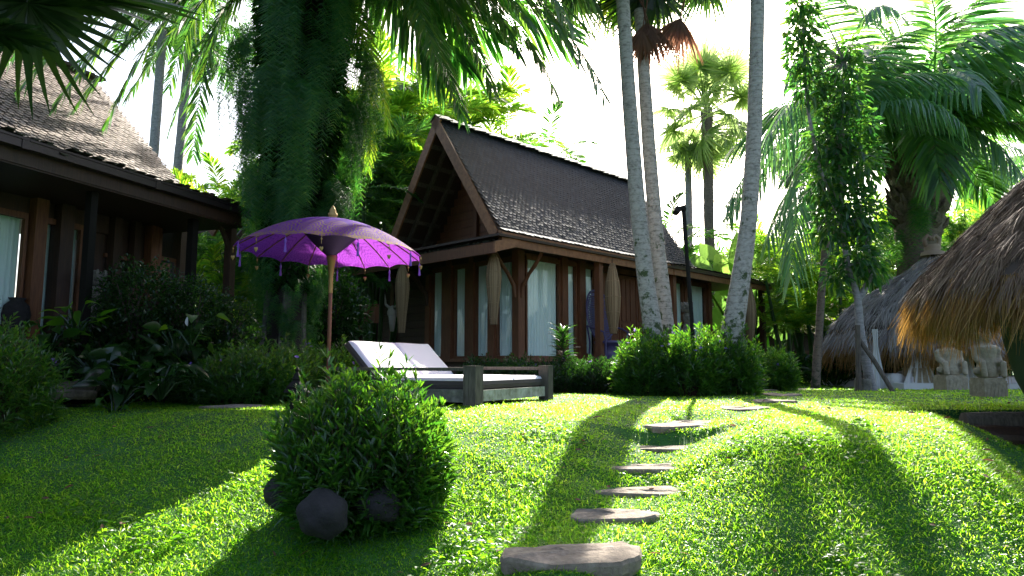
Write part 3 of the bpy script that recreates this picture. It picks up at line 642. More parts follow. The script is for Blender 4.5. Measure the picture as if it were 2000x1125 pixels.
st = MB(); st.lathe(pc + fd * .1, [(.02, .43), (.30, .43), (.34, .41), (.34, .37), (.25, .34), (.19, .2), (.24, .08), (.33, .0)], 24); st.build('seat', M['wicker'], CH, smooth=True)
for sg in (-1, 1):
    MB().tube([pc + wd * .36 * sg - fd * .2 + zz * .78, pc + wd * .42 * sg + fd * .1 + zz * .72, pc + wd * .36 * sg + fd * .36 + zz * .62, pc + wd * .30 * sg + fd * .36 + zz * .4], .022, 7).build('armrest', M['wicker'], CH)
    MB().tube([pc + wd * .38 * sg - fd * .2 + zz * .8, pc + wd * .30 * sg - fd * .2 + zz * .4, pc + wd * .33 * sg - fd * .2], .022, 7).build('leg', M['wicker'], CH)
    MB().tube([pc + wd * .30 * sg + fd * .36 + zz * .4, pc + wd * .33 * sg + fd * .38], .02, 7).build('leg', M['wicker'], CH)
# ---- carved totems
def totem(c, h, w_, label, tilt=0.):
    c = np.array(c, float); T_ = thing('carved_totem', c, label, 'wood carving')
    MB().cbox(c - zz * .05, (w_ * 1.3, 0, 0), (0, w_ * 1.3, 0), .12).build('base', M['carve_wood'], T_)
    body = MB().lathe(c, [(w_ * .5, .05), (w_ * .55, .2 * h), (w_ * .42, .3 * h), (w_ * .6, .36 * h), (w_ * .6, .5 * h), (w_ * .42, .58 * h), (w_ * .42, .62 * h)], 14, (1, .85))
    body.tube([c + (w_ * .5, -.02, .5 * h), c + (w_ * .35, -w_ * .5, .42 * h), c + (0, -w_ * .6, .45 * h)], [.05, .04, .04], 8); body.tube([c + (-w_ * .5, -.02, .5 * h), c + (-w_ * .35, -w_ * .5, .40 * h), c + (0, -w_ * .6, .40 * h)], [.05, .04, .04], 8)
    body.build('figure', M['carve_wood'], T_, smooth=True)
    hd = MB().blob(c + (0, 0, .72 * h), (w_ * .48, w_ * .45, h * .12), 12, .05, 3); hd.blob(c + (0, -w_ * .46, .71 * h), (w_ * .09, w_ * .12, h * .045), 8, 0)
    for sg in (-1, 1): hd.blob(c + (sg * w_ * .19, -w_ * .40, .745 * h), (w_ * .1, w_ * .08, h * .02), 8, 0)
    hd.build('head', M['carve_wood'], T_, smooth=True)
    cr = MB().lathe(c, [(w_ * .5, .82 * h), (w_ * .62, .86 * h), (w_ * .5, .88 * h), (w_ * .55, .94 * h), (w_ * .2, h), (.01, h)], 12)
    for k in range(8): cr.tube([c + (w_ * .5 * math.cos(k * PI / 4), w_ * .5 * math.sin(k * PI / 4), .88 * h), c + (w_ * .6 * math.cos(k * PI / 4), w_ * .6 * math.sin(k * PI / 4), 1.0 * h)], [.04, .015], 6)
    cr.build('crown', M['carve_wood'], T_)
b = at(1343, 655, 16.2); totem((b[0], b[1], ZF), 1.35, .22, 'weathered carved figure standing on terrace behind the pale palm trunks')
b = at(1446, 700, 18.2); totem((b[0], b[1], .1), 2.0, .3, 'grey carved figure at far house corner beside the leaning palm')

# ------------------------------------------------------------------ left house
gA = atg = None
ZG = 3.0
def atz(px, py, z): r_ = ray(px, py); return CAM + r_ * ((z - CZ) / r_[2])
pa, pb = atz(0, 262, ZG), atz(480, 412, ZG)
a_ = norm(pb - pa); a_[2] = 0; a_ = norm(a_); w_l = np.array([-a_[1], a_[0], 0])   # along the gutter, and inwards (left)
def lp(a, b, z): return np.array([pb[0], pb[1], 0]) + a_ * a + w_l * b + zz * z    # a<0 towards the camera
H2 = thing('wooden_house', lp(-1, 1.3, 0), 'shaded timber house with brown shingle roof and long metal gutter at the left edge', 'house', 'wooden garden houses')
LR, LRZ, LE = 2.35, 5.15, .42
aF = -.85                                     # far gable of the high roof
LEZ = ZG + .18
rf = MB(); rf.box(lp(-9, LR, LRZ - .05), a_ * (9 + aF), -w_l * (LR - LE) + zz * (LEZ - LRZ), zz * -.06); rf.box(lp(-9, LR, LRZ - .05), a_ * (9 + aF), w_l * 2 + zz * (LEZ - LRZ), zz * -.06)
RF2 = rf.build('roof', M['wood_dark'], H2)
pF = onplane(313, 345, lp(0, LE, 0), w_l); pR = onplane(192, 150, lp(0, LR, 0), w_l)
aEe = float(np.dot(pF - lp(0, 0, 0), a_)); aRr = float(np.dot(pR - lp(0, 0, 0), a_)); print('left roof', pF, pR, aEe, aRr)
t = MB(); dl = -w_l * (LR - LE) + zz * (LEZ - LRZ); sl_ = np.linalg.norm(dl)
shingles(t, lp(-9, LR, LRZ), a_, dl, 9 + aF, sl_, .095, .068, 31, .016, jit=.06)
shingles(t, lp(-9, LR, LRZ), a_, w_l * 2 + zz * (LEZ - LRZ), 9 + aF, 2.7, .3, .2, 32, .03)
t.build('shingle_cover', M['shingle_brown'], RF2)
rc = MB()
for k in range(40): rc.box(lp(-9 + k * (9 + aF) / 40, LR - .09, LRZ + .02), a_ * .24 + zz * .02, w_l * .18, zz * .05)
rc.build('ridge_cap', M['moss_tile'], RF2)
pr_ = MB(); pr_.box(lp(-9, LE + .05, LEZ - .02), a_ * 9, -w_l * (LE + .03) + zz * -.14, zz * -.05); pr_.box(lp(aF - .1, 5, ZG + .75), a_ * (.1 - aF), -w_l * 5 - zz * .72, zz * -.05)
PR = pr_.build('skirt_roof', M['wood_dark'], H2)
t = MB(); shingles(t, lp(-9, LE + .05, LEZ + .0), a_, -w_l * (LE + .03) - zz * .14, 9, .5, .17, .1, 33, .025, jit=.4)
shingles(t, lp(aF - .2, 3, ZG + .5), a_, -w_l * 3 - zz * .5, .2 - aF, 3.05, .17, .1, 34, .025, jit=.4); t.build('shingle_cover', M['moss_tile'], PR)
gt = MB()
for k in range(5):
    a0 = -9.3 + k * 1.86; gt.box(lp(a0, -.10, ZG - .10), a_ * 1.83, w_l * .12, zz * .11); gt.box(lp(a0 + 1.78, -.11, ZG - .11), a_ * .08, w_l * .13, zz * .135); gt.box(lp(a0, -.115, ZG - .01), a_ * 1.84, w_l * .03, zz * .025)
gt.build('gutter', M['gutter'], H2)
MB().box(lp(-9, .03, ZG - .26), a_ * 8.95, w_l * .04, zz * .30).build('fascia_board', M['wood_dark'], H2)
MB().box(lp(-9, .05, ZG - .28), a_ * 9, w_l * 4, zz * .04).build('ceiling_board', M['wood_dark'], H2)
WI = 1.35
MB().box(lp(-9, .5, -.2), a_ * 8.7, w_l * 5, zz * .72).build('platform', M['wood_dark'], H2)
MB().box(lp(-9, WI + .12, ZF - .1), a_ * 8.0, w_l * .06, zz * .5).build('plank_wall', M['wood_dark'], H2)
MB().box(lp(-9, WI + .05, 2.45), a_ * 8.0, w_l * .1, zz * .35).build('plank_wall', M['wood_dark'], H2)
MB().box(lp(-9, WI + 2.6, .5), a_ * 8.0, w_l * .06, zz * 2.4).build('plank_wall', M['wood_dark'], H2)
MB().box(lp(-9, WI + .2, .5), a_ * .06, w_l * 2.4, zz * 2.4).build('plank_wall', M['wood_dark'], H2)
def la(px, b): return float(np.dot(onplane(px, 500, lp(0, b, 0), w_l) - lp(0, 0, 0), a_))
def post_l(px, b, w1, m='wood', z1=2.8, z0=.5, extra=0):
    a = la(px, b); o = MB(); o.cbox(lp(a, b, z0), a_ * w1, w_l * w1, z1 - z0); return o.build('post', M[m], H2)
for px, w1, m in ((68, .17, 'wood'), (118, .2, 'wood_dark'), (222, .14, 'wood_dark'), (262, .12, 'wood_dark'), (295, .15, 'wood'), (352, .16, 'wood_dark'), (310, .06, 'wood')): post_l(px, WI, w1, m)
aw0, aw1 = la(160, WI + .1), la(309, WI + .1); MB().box(lp(aw0, WI + .1, .5), a_ * (aw1 - aw0), w_l * .05, zz * 2.2).build('plank_wall', M['wood_dark'], H2)
for p0, p1 in ((205, 214), (232, 256), (268, 288)):
    a0, a1 = la(p0, WI + .05), la(p1, WI + .05); fr = MB(); fr.box(lp(a0, WI + .04, .9), a_ * (a1 - a0), w_l * .05, zz * .06); fr.box(lp(a0, WI + .04, 2.1), a_ * (a1 - a0), w_l * .05, zz * .06); W_ = fr.build('window', M['wood'], H2)
    MB().box(lp(a0, WI + .07, .96), a_ * (a1 - a0), w_l * .01, zz * 1.14).build('pane', M['glass'], W_)
MB().box(lp(la(358, WI), WI + .1, .5), a_ * .06, w_l * 2.5, zz * 2.3).build('plank_wall', M['wood_dark'], H2)
post_l(374, .32, .11, 'black_wood', 2.9, .0); post_l(172, .3, .10, 'black_wood', 2.9, .0); post_l(449, .35, .13, 'wood_dark', 2.8, .0)
for k, (p0, p1) in enumerate(((-40, 48), (78, 112), (132, 158))):
    a0, a1 = la(p0, WI + .02), la(p1, WI + .02); fr = MB(); fr.box(lp(a0, WI, 2.42), a_ * (a1 - a0), w_l * .07, zz * .08); fr.box(lp(a0, WI, .5), a_ * (a1 - a0), w_l * .07, zz * .08); fr.box(lp(a0, WI, .58), a_ * .04, w_l * .07, zz * 1.84); fr.box(lp(a1 - .04, WI, .58), a_ * .04, w_l * .07, zz * 1.84)
    W_ = fr.build('window', M['wood'], H2); MB().box(lp(a0 + .04, WI + .03, .58), a_ * (a1 - a0 - .08), w_l * .006, zz * 1.84).build('pane', M['glass'], W_)
    curtain(lp(a0, WI + .15, 0), lp(a1, WI + .15, 0), .55, 2.48, w_l, 6, .025, W_, seed=50 + k)
a0, a1 = la(312, WI), la(344, WI); fr = MB()
for o_, A_, B_ in ((lp(a0 - .05, WI, 1.0), a_ * (a1 - a0 + .1), zz * .06), (lp(a0 - .05, WI, 2.2), a_ * (a1 - a0 + .1), zz * .06), (lp(a0 - .05, WI, 1.06), a_ * .05, zz * 1.14), (lp(a1, WI, 1.06), a_ * .05, zz * 1.14)): fr.box(o_, A_, w_l * .06, B_)
W_ = fr.build('window', M['wood'], H2)
mm, nt, p_, o_ = mat('mirror_glass'); p_.inputs['Metallic'].default_value = 1; p_.inputs['Roughness'].default_value = .03; p_.inputs['Base Color'].default_value = (.8, .82, .84, 1)
MB().box(lp(a0, WI + .02, 1.06), a_ * (a1 - a0), w_l * .01, zz * 1.14).build('pane', mm, W_)
# low gable roof end past the corner and its lit board
q0, q1 = at(376, 402, 12.3), at(421, 455, 12.0)
MB().beam(q0, q1, .05, .16, up=(0, 0, 1)).build('bargeboard', M['wood_lit'], H2)
MB().add([q0 + zz * .09, q1 + zz * .09, q1 + zz * .09 + np.array([-1.5, 1.2, -.1]), q0 + np.array([-1.5, 1.2, .0])], [[0, 1, 2, 3]]).build('side_roof', M['wood_dark'], H2)
for sg in (-1, 1): MB().tube([lp(la(449, .35), .35, 2.35), lp(la(449, .35) + sg * .16, .35, 2.62), lp(la(449, .35) + sg * .3, .35, 2.78)], [.05, .045, .04], 8).build('bracket', M['wood_dark'], H2)
b = at(181, 600, 9.6); totem((b[0], b[1], .62), 1.2, .24, 'tall crowned carved figure in the shade of the left house veranda')
jb = at(28, 655, 8.9); J = MB().lathe(jb, [(.08, 0), (.14, .12), (.165, .27), (.14, .39), (.08, .45), (.10, .49), (.08, .49), (.06, .45)], 24)
tag(J.build('clay_jar', M['boulder'], smooth=True, loc=tuple(jb)), 'large dark rounded jar below the curtained window at far left', 'jar')
# ------------------------------------------------------------------ sun lounger
A0 = np.array([-.45, 8.0, 0]); lv = norm(np.array([-1.99, 1.14, 0])); wv_ = norm(np.array([.92, 1.6, 0]))
def lg(a, b, z): return A0 + lv * a + wv_ * b + zz * (z + .0)
LW = 1.85
LG = thing('sun_lounger', lg(1.2, .9, 0), 'wide double sun lounger in weathered timber with raised pale mattress backs', 'sun lounger')
for a, b, w1 in ((0, 0, .17), (0, LW, .15), (2.3, 0, .13), (2.3, LW, .13)):
    o = MB(); o.cbox(lg(a, b, -.12), lv * w1, wv_ * w1, .585); o.cbox(lg(a, b, .465), lv * (w1 + .01), wv_ * (w1 + .01), .012); o.build('leg', M['wood_grey'], LG)
MB().box(lg(.09, -.05, .415), lv * 2.15, wv_ * .09, zz * .04).build('rail', M['wood_grey'], LG)
MB().box(lg(.09, LW - .05, .415), lv * 2.15, wv_ * .09, zz * .04).build('rail', M['wood_grey'], LG)
MB().box(lg(.1, -.02, .05), lv * 2.15, wv_ * .05, zz * .15).build('side_board', M['carve_wood'], LG)
MB().box(lg(.1, LW - .03, .05), lv * 2.15, wv_ * .05, zz * .15).build('side_board', M['wood_grey'], LG)
MB().box(lg(-.03, .09, .06), lv * .06, wv_ * (LW - .18), zz * .13).build('end_board', M['lichen_wood'], LG)
sl2 = MB()
for k in range(14): sl2.box(lg(.12 + k * .155, .05, .18), lv * .12, wv_ * (LW - .1), zz * .02)
sl2.build('slat_deck', M['wood_grey'], LG)
def cushion(p, a, b, c, name, nb=7, puff=.02):
    """a soft slab with rounded edges and a faintly dented top"""
    na = 14; V = []; r = np.random.default_rng(5)
    s = np.array([0, .012, .04, .1, .25, .4, .55, .7, .85, .93, .97, .99, 1]); n = len(s)
    la_, lb_ = np.linalg.norm(a), np.linalg.norm(b)
    gx_, gy_ = np.meshgrid(s, s, indexing='ij'); ed = np.minimum(np.minimum(gx_, 1 - gx_) * la_, np.minimum(gy_, 1 - gy_) * lb_)
    h = 1 - .35 * np.exp(-ed / .02) + .05 * np.sin(gx_ * 9) * np.sin(gy_ * 7)
    top = p + a * gx_[..., None] + b * gy_[..., None] + c * h[..., None]; bot = p + a * gx_[..., None] + b * gy_[..., None]
    i = np.arange(n - 1)[:, None] * n; j = np.arange(n - 1)[None]; q = np.stack([i + j, i + n + j, i + n + j + 1, i + j + 1], -1).reshape(-1, 4)
    T_ = MB().add(top.reshape(-1, 3), q)
    sd = MB(); sd.add(bot.reshape(-1, 3), q[:, ::-1])
    for e in (lambda m: m[0], lambda m: m[-1], lambda m: m[:, 0], lambda m: m[:, -1]):
        t_, b_ = e(top), e(bot); mid = (t_ + b_) / 2; cen = p + a / 2 + b / 2; out = norm(mid - cen); mid = mid + out * .014
        VV = np.concatenate([b_, mid, t_]); k = np.arange(n - 1); sd.add(VV, np.concatenate([np.stack([k, k + 1, n + k + 1, n + k], -1), np.stack([n + k, n + k + 1, 2 * n + k + 1, 2 * n + k], -1)]))
    o = T_.build(name, M['cushion'], LG, smooth=True); sd.build('cushion_side', M['cushion_side'], o, smooth=False); return o
up1 = norm(lv * .50 + zz * .47)
for b0, b1 in ((.07, .97), (.975, LW - .06)):
    cushion(lg(.02, b0, .205), lv * 1.55, wv_ * (b1 - b0), zz * .14, 'mattress')
    bk = norm(np.cross(wv_, up1)); bk = bk if bk[2] > 0 else -bk
    cushion(lg(1.55, b0, .245), up1 * .72, wv_ * (b1 - b0), bk * .12, 'mattress_back')
for q in (.07, .9, LW - .13): MB().box(lg(1.52, q, .20), up1 * .80, wv_ * .06, bk * .03).build('back_support', M['wood_grey'], LG)

# ------------------------------------------------------------------ parasol
UX, UY, UZ = -2.38, 8.9, 2.40
UM = thing('garden_parasol', (UX, UY, 0), 'violet temple parasol with gold pattern and hanging tassels beside the lounger', 'parasol')
tilt = Matrix.Rotation(R(1.5), 3, 'Y') @ Matrix.Rotation(R(-1.2), 3, 'X'); TM = np.array(tilt)
NS = 18; RC = 1.19; DH = .46
def cz(r): return -DH * (r / RC) ** 1.9
rr_ = np.linspace(.02, 1, 14) * RC; nt_ = NS * 6; th = np.arange(nt_) * 2 * PI / nt_
rim = np.abs(np.sin(th * NS / 2))
V = []
for r_ in rr_:
    q = r_ * (1 - .028 * rim * (r_ / RC) ** 2); zq = cz(r_) + .028 * rim * (r_ / RC) ** 2
    V.append(np.stack([q * np.cos(th), q * np.sin(th), zq + 0 * th], -1))
V = np.concatenate(V) @ TM.T; i = np.arange(13)[:, None] * nt_; j = np.arange(nt_)[None]; k = (j + 1) % nt_
cn = MB().add(V, np.stack([i + j, i + nt_ + j, i + nt_ + k, i + k], -1).reshape(-1, 4)).build('canopy', M['canopy'], None, smooth=True)
cn.parent = UM; cn.location = (0, 0, UZ); cn['_o'] = (UX, UY, UZ)
U0 = np.array([UX, UY, UZ])
def up_(r, th, dz=0): return U0 + TM @ np.array([r * math.cos(th), r * math.sin(th), cz(r) + dz])
ln = MB(); c_ = [U0 + TM @ np.array([r_ * math.cos(t_), r_ * math.sin(t_), z_]) for r_, z_ in ((.04, -.50), (.2, -.36), (.46, -.10)) for t_ in th[::3]]
m_ = len(th[::3]); i = np.arange(2)[:, None] * m_; j = np.arange(m_)[None]; k = (j + 1) % m_
ln.add(c_, np.stack([i + j, i + k, i + m_ + k, i + m_ + j], -1).reshape(-1, 4)); ln.build('hub_lining', M['canopy_dark'], UM, smooth=True)
for q in range(NS):
    t_ = q * 2 * PI / NS; MB().tube([up_(r_, t_, -.012) for r_ in np.linspace(.3, RC, 7)], [.009] * 6 + [.006], 6).build('rib', M['pole'], UM)
MB().tube([(UX, UY, -.1), (UX, UY, 1.2), (UX, UY, 1.86)], [.026, .025, .024], 12).build('pole', M['pole'], UM, smooth=True)
gb = MB().lathe((UX, UY, 0), [(.027, 1.42), (.031, 1.44), (.027, 1.46), (.031, 1.5), (.027, 1.54), (.031, 1.6), (.027, 1.64), (.04, 1.74), (.055, 1.84), (.07, 1.9), (.05, 1.93)], 16); gb.build('pole_collar', M['gold'], UM, smooth=True)
MB().lathe(U0, [(.05, -.02), (.055, .0), (.05, .025), (.06, .05), (.062, .08), (.04, .1), (.045, .12), (.03, .15), (.008, .19)], 18).build('finial', M['gold'], UM, smooth=True)
for q in range(NS):
    t_ = q * 2 * PI / NS; e = up_(RC, t_)
    if q % 2: o = MB().tube([e, e - zz * .12], .003, 4).tube([e - zz * .03, e - zz * .06, e - zz * .08, e - zz * .10], [.004, .014, .014, .008], 7).lathe(e - zz * .2, [(.017, 0), (.014, .05), (.008, .1), (.003, .11)], 8); o.build('tassel', M['tassel'], UM)
    else:
        o = MB().tube([e, e - zz * .09], .003, 4).tube([e - zz * .02, e - zz * .035, e - zz * .05], [.004, .011, .004], 6); b = e - zz * .15
        hn = 16; hh = []
        for w_ in range(hn):
            a = 2 * PI * w_ / hn; hh.append((1.5 * math.sin(a) ** 3 * .016, 0, (13 * math.cos(a) - 5 * math.cos(2 * a) - 2 * math.cos(3 * a) - math.cos(4 * a)) / 13 * .030))
        hh = np.array(hh) + b; o.add(np.concatenate([hh, [b + (0, -.008, 0), b + (0, .008, 0)]]), T=[[w_, (w_ + 1) % hn, hn] for w_ in range(hn)] + [[(w_ + 1) % hn, w_, hn + 1] for w_ in range(hn)])
        o.build('heart_charm', M['gold'], UM)

# ------------------------------------------------------------------ lamp post among the flowering shrubs
lb, lt = at(1360, 745, 11.0), at(1335, 412, 11.0)
LP_ = thing('garden_lamp_post', (lb[0], lb[1], 0), 'thin black leaning lamp post rising from flowering shrubs', 'lamp post')
pts = [lb + (lt - lb) * t_ for t_ in np.linspace(0, 1, 14)]; MB().tube([lb - zz * .4] + pts, .034, 10, .05).build('post', M['black_wood'], LP_)
hd = MB(); hd.box(lt + (-.13, -.06, -.02), (.15, 0, .04), (0, .12, 0), (0, 0, .07)); hd.tube([lt + (-.10, -.05, .02), lt + (-.16, -.12, -.06)], [.06, .05], 12); hd.tube([lt, lt + (.02, 0, .06)], [.04, .03], 8); hd.build('lamp_head', M['black_wood'], LP_)
# little pointed lantern behind the near bush
b = at(578, 790, 6.2); LN = thing('garden_lantern', b, 'small dark pagoda shaped lantern at left shoulder of the near bush', 'lantern')
MB().lathe(b - zz * .3, [(.04, 0), (.04, .22), (.06, .24), (.06, .3)], 12).build('stem', M['black_wood'], LN)
MB().lathe(b, [(.05, 0), (.055, .12), (.115, .11), (.10, .135), (.075, .15), (.09, .155), (.06, .19), (.035, .22), (.045, .225), (.02, .27), (.012, .29), (.02, .31), (.004, .34)], 14).build('roof', M['black_wood'], LN)

# ------------------------------------------------------------------ boulders, log wall
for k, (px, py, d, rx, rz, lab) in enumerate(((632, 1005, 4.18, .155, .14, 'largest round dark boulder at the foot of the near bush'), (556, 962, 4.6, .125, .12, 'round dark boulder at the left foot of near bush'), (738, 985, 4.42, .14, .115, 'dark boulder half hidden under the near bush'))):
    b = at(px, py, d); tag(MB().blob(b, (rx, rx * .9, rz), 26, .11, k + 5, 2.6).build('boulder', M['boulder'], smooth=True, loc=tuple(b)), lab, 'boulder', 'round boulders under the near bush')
for k, (p0, p1, r_, lab) in enumerate(((at(1882, 824, 7.3), at(2160, 820, 7.1), .10, 'upper weathered log edging the lawn at right'), (at(1900, 856, 7.1), at(2160, 862, 6.9), .13, 'lower dark log edging the lawn at right'))):
    t_ = np.linspace(0, 1, 12)[:, None]; pts = p0 + (p1 - p0) * t_; tag(MB().tube(pts, r_, 16, .03).build('edging_log', M['wood_grey'] if k == 0 else M['wood_dark'], loc=tuple(p0)), lab, 'log')

# ------------------------------------------------------------------ plants: builders
def stem_bush(name, label, c, rad, hgt, ns, mt, L=.085, W=.014, nodes=9, flowers=0, cat='shrub', seed=0, lean=.5, shoot=.22, group=None, gap=.045, squash=1.):
    """upright leafy stems from one clump, whorls of narrow leaves, violet flowers at some tips"""
    r = np.random.default_rng(seed); T_ = thing(name, c, label, cat, group); c = np.array(c, float)
    a = r.random(ns) * 2 * PI; q = np.sqrt(r.random(ns)) ; lump = 1 + .12 * np.sin(3 * a + seed) + .08 * np.sin(5 * a + 2 * seed)
    B = c + np.stack([np.cos(a) * q * rad[0] * .55, np.sin(a) * q * rad[1] * .55, 0 * q], -1); B[:, 2] = c[2]
    top = c + np.stack([np.cos(a) * q * rad[0] * lump, np.sin(a) * q * rad[1] * lump, hgt * (1 - .42 * q ** 4) * (.70 + .36 * r.random(ns) + shoot * r.random(ns) ** 5) * (1 + .09 * np.sin(4 * a + 3 * q + seed))], -1)
    D = norm(norm(top - B) + np.array([0, 0, .5]) + r.normal(size=(ns, 3)) * .12)
    S_ = MB(); P, DD, LL = [], [], []
    for k in range(nodes):
        base = top - D * (k * gap)
        nl = 2 if k else 4
        for j in range(nl):
            th = r.random(ns) * 2 * PI; s1 = norm(np.cross(D, np.stack([np.cos(th), np.sin(th), .2 + 0 * th], -1)))
            spread = .45 if k == 0 else .75 + .05 * k
            P.append(base); DD.append(D + s1 * spread); LL.append(L * (.7 + .5 * r.random(ns)) * (.75 if k == 0 else 1))
    # outer skirt stems fill the side down to the soil
    n2 = ns // 2 + 10; a2 = r.random(n2) * 2 * PI; h2 = r.random(n2) ** .9
    P2 = c + np.stack([np.cos(a2) * rad[0], np.sin(a2) * rad[1], 0 * a2], -1) * (.80 + .16 * np.sin(PI * h2))[:, None] * (1 + .07 * np.sin(4 * a2 + seed))[:, None]; P2[:, 2] = c[2] + h2 * hgt * .62
    P2[:, :2] = c[:2] + (P2[:, :2] - c[:2])
    out = norm(P2 - c - np.array([0, 0, hgt * .2])); D2 = norm(out * .7 + np.array([0, 0, .8]) + r.normal(size=(n2, 3)) * .3)
    for k in range(5):
        for j in range(3):
            th = r.random(n2) * 2 * PI; s1 = norm(np.cross(D2, np.stack([np.cos(th), np.sin(th), .2 + 0 * th], -1)))
            P.append(P2 - D2 * k * gap * .9); DD.append(D2 + s1 * .8); LL.append(L * (.7 + .5 * r.random(n2)))
    P, DD, LL = np.concatenate(P), np.concatenate(DD), np.concatenate(LL)
    MB().rib(P, DD, LL, W * (.8 + .4 * r.random(len(P))), .12 + .25 * r.random(len(P)), 4, prof=[.35, 1, .8, .05], fold=.18).build('foliage', mt, T_)
    S_.rib(B, top - B, np.linalg.norm(top - B, axis=1), .007, 0, 2, prof=[1, .6]); S_.build('stem', M['wood_dark'], T_)
    if flowers:
        fi = r.choice(ns, flowers, replace=False); F_ = MB()
        for f_ in fi:
            o = top[f_] + D[f_] * .05 + r.normal(size=3) * .03; ax = norm(D[f_] + r.normal(size=3) * .6); e1 = norm(np.cross(ax, [.3, .5, .8])); e2 = np.cross(ax, e1)
            for k in range(5):
                dd = e1 * math.cos(k * 1.257) + e2 * math.sin(k * 1.257); F_.add(*ribbons(o, dd + ax * .4, .032, .028, .1, 3, prof=[.2, 1, .6]))
        F_.build('flower', M['flower'], T_)
    return T_
def leaf_shrub(name, label, c, rad, n, mt, L=.06, W=.03, seed=0, cat='shrub', group=None, up=.3, shell=.5, lump=.18, fold=.12, stems=True, rough=3.1):
    r = np.random.default_rng(seed); T_ = thing(name, (c[0], c[1], c[2] - rad[2] * .5), label, cat, group)
    d = norm(r.normal(size=(n, 3))); q = (1 + lump * (np.sin(rough * d[:, 0] * 2 + seed) * np.sin(rough * d[:, 1] * 2 + 2 * seed) + .7 * np.sin(rough * 3.3 * d[:, 2] + seed * 3) * np.sin(4 * rough * d[:, 0])))
    rr = (shell + (1 - shell) * r.random(n) ** .6) * q
    P = np.array(c) + d * rr[:, None] * np.array(rad); k = P[:, 2] > c[2] - rad[2] * .98; P, d = P[k], d[k]; n = len(P)
    D = norm(d * .7 + r.normal(size=(n, 3)) * .6 + np.array([0, 0, up])); 
    MB().rib(P, D, L * (.6 + .7 * r.random(n)), W * (.7 + .6 * r.random(n)), .1 + .3 * r.random(n), 3, prof=[.3, 1, .06], fold=fold).build('foliage', mt, T_)
    if stems:
        S_ = MB()
        for k in range(14):
            dd = norm(r.normal(size=3) * [1, 1, .4] + [0, 0, .6]); e = np.array(c) + dd * np.array(rad) * .8; b = np.array([c[0] + r.normal() * rad[0] * .15, c[1] + r.normal() * rad[1] * .15, c[2] - rad[2]])
            S_.tube([b, (b + e) / 2 + r.normal(size=3) * .05, e], [.018, .012, .005], 5)
        S_.build('stem', M['wood_dark'], T_)
    return T_
# near bush and other narrow leaved clumps
b = at(705, 1010, 4.65); stem_bush('leafy_bush', 'bright green narrow leaved bush growing over round dark boulders', (b[0], 4.72, -.52), (.59, .48), .84, 600, M['ruellia'], .125, .019, 11, 0, seed=3, gap=.055, cat='bush')
stem_bush('flowering_shrub', 'dark narrow leaved shrub with violet flowers at the left edge', (-5.15, 6.4, -.12), (.85, .7), .95, 620, M['ruellia'], .095, .015, 10, 6, seed=5, cat='bush')
stem_bush('leafy_bush', 'low backlit bush in front of the ferny palm trunk', (-3.35, 8.9, 0), (1.0, .65), .60, 620, M['ruellia'], .12, .018, 9, 8, shoot=.4, seed=6, cat='bush')
stem_bush('leafy_bush', 'low dense bush between parasol pole and ferny palm trunk', (-2.75, 9.9, 0), (.8, .6), .62, 420, M['ruellia'], .12, .018, 9, 6, shoot=.4, seed=16, cat='bush')
for k, (px, d, rx, h_, fl, lab) in enumerate(((1258, 11.2, .50, .78, 12, 'sunlit bush with violet flowers around first pale palm trunk'), (1345, 10.95, .55, .82, 16, 'sunlit bush with violet flowers around the black lamp post'), (1425, 11.2, .48, .80, 12, 'sunlit bush with violet flowers around the leaning palm base'), (1508, 13.4, .42, .62, 5, 'small rounded bush by the path beyond the leaning palm'))):
    x_ = (px - 1000) / FPX * d; stem_bush('flowering_bush', lab, (x_, d, 0), (rx, .5), h_, 300, M['ruellia'], .14, .020, 10, fl, seed=20 + k, shoot=.5, cat='bush', group='violet flowering bushes by the palm trunks')
for k, (px, d, lab) in enumerate(((1095, 12.0, 'shaded bedding plants before the big curtained window'), (1165, 11.9, 'shaded bedding plants below the peacock chair'), (1215, 12.0, 'shaded bedding plants left of the first pale palm trunk'), (1010, 12.3, 'shaded low plants behind the far post of lounger'), (940, 12.6, 'low plants along the terrace behind the lounger mattress'))):
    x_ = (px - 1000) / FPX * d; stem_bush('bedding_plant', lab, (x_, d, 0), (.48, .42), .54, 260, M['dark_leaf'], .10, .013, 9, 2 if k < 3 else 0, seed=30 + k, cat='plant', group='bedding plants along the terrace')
# glossy hedge bushes of the left house
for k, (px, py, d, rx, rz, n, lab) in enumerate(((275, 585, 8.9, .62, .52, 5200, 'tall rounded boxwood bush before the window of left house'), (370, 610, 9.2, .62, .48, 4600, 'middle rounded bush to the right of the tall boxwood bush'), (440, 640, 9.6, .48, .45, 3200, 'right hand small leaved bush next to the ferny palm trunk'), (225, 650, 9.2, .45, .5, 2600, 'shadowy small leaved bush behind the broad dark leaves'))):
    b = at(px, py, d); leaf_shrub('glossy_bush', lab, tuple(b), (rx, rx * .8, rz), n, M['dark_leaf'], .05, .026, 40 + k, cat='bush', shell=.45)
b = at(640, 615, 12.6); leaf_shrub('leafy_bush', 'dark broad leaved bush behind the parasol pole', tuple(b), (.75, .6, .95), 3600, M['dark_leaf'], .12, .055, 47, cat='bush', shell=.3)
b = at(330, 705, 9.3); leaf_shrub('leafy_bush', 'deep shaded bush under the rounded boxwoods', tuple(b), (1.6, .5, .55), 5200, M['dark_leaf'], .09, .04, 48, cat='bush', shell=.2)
b = at(190, 705, 8.9); leaf_shrub('leafy_bush', 'deep shaded bush behind the grey doorsteps', tuple(b), (.9, .5, .5), 3400, M['dark_leaf'], .09, .04, 49, cat='bush', shell=.2)
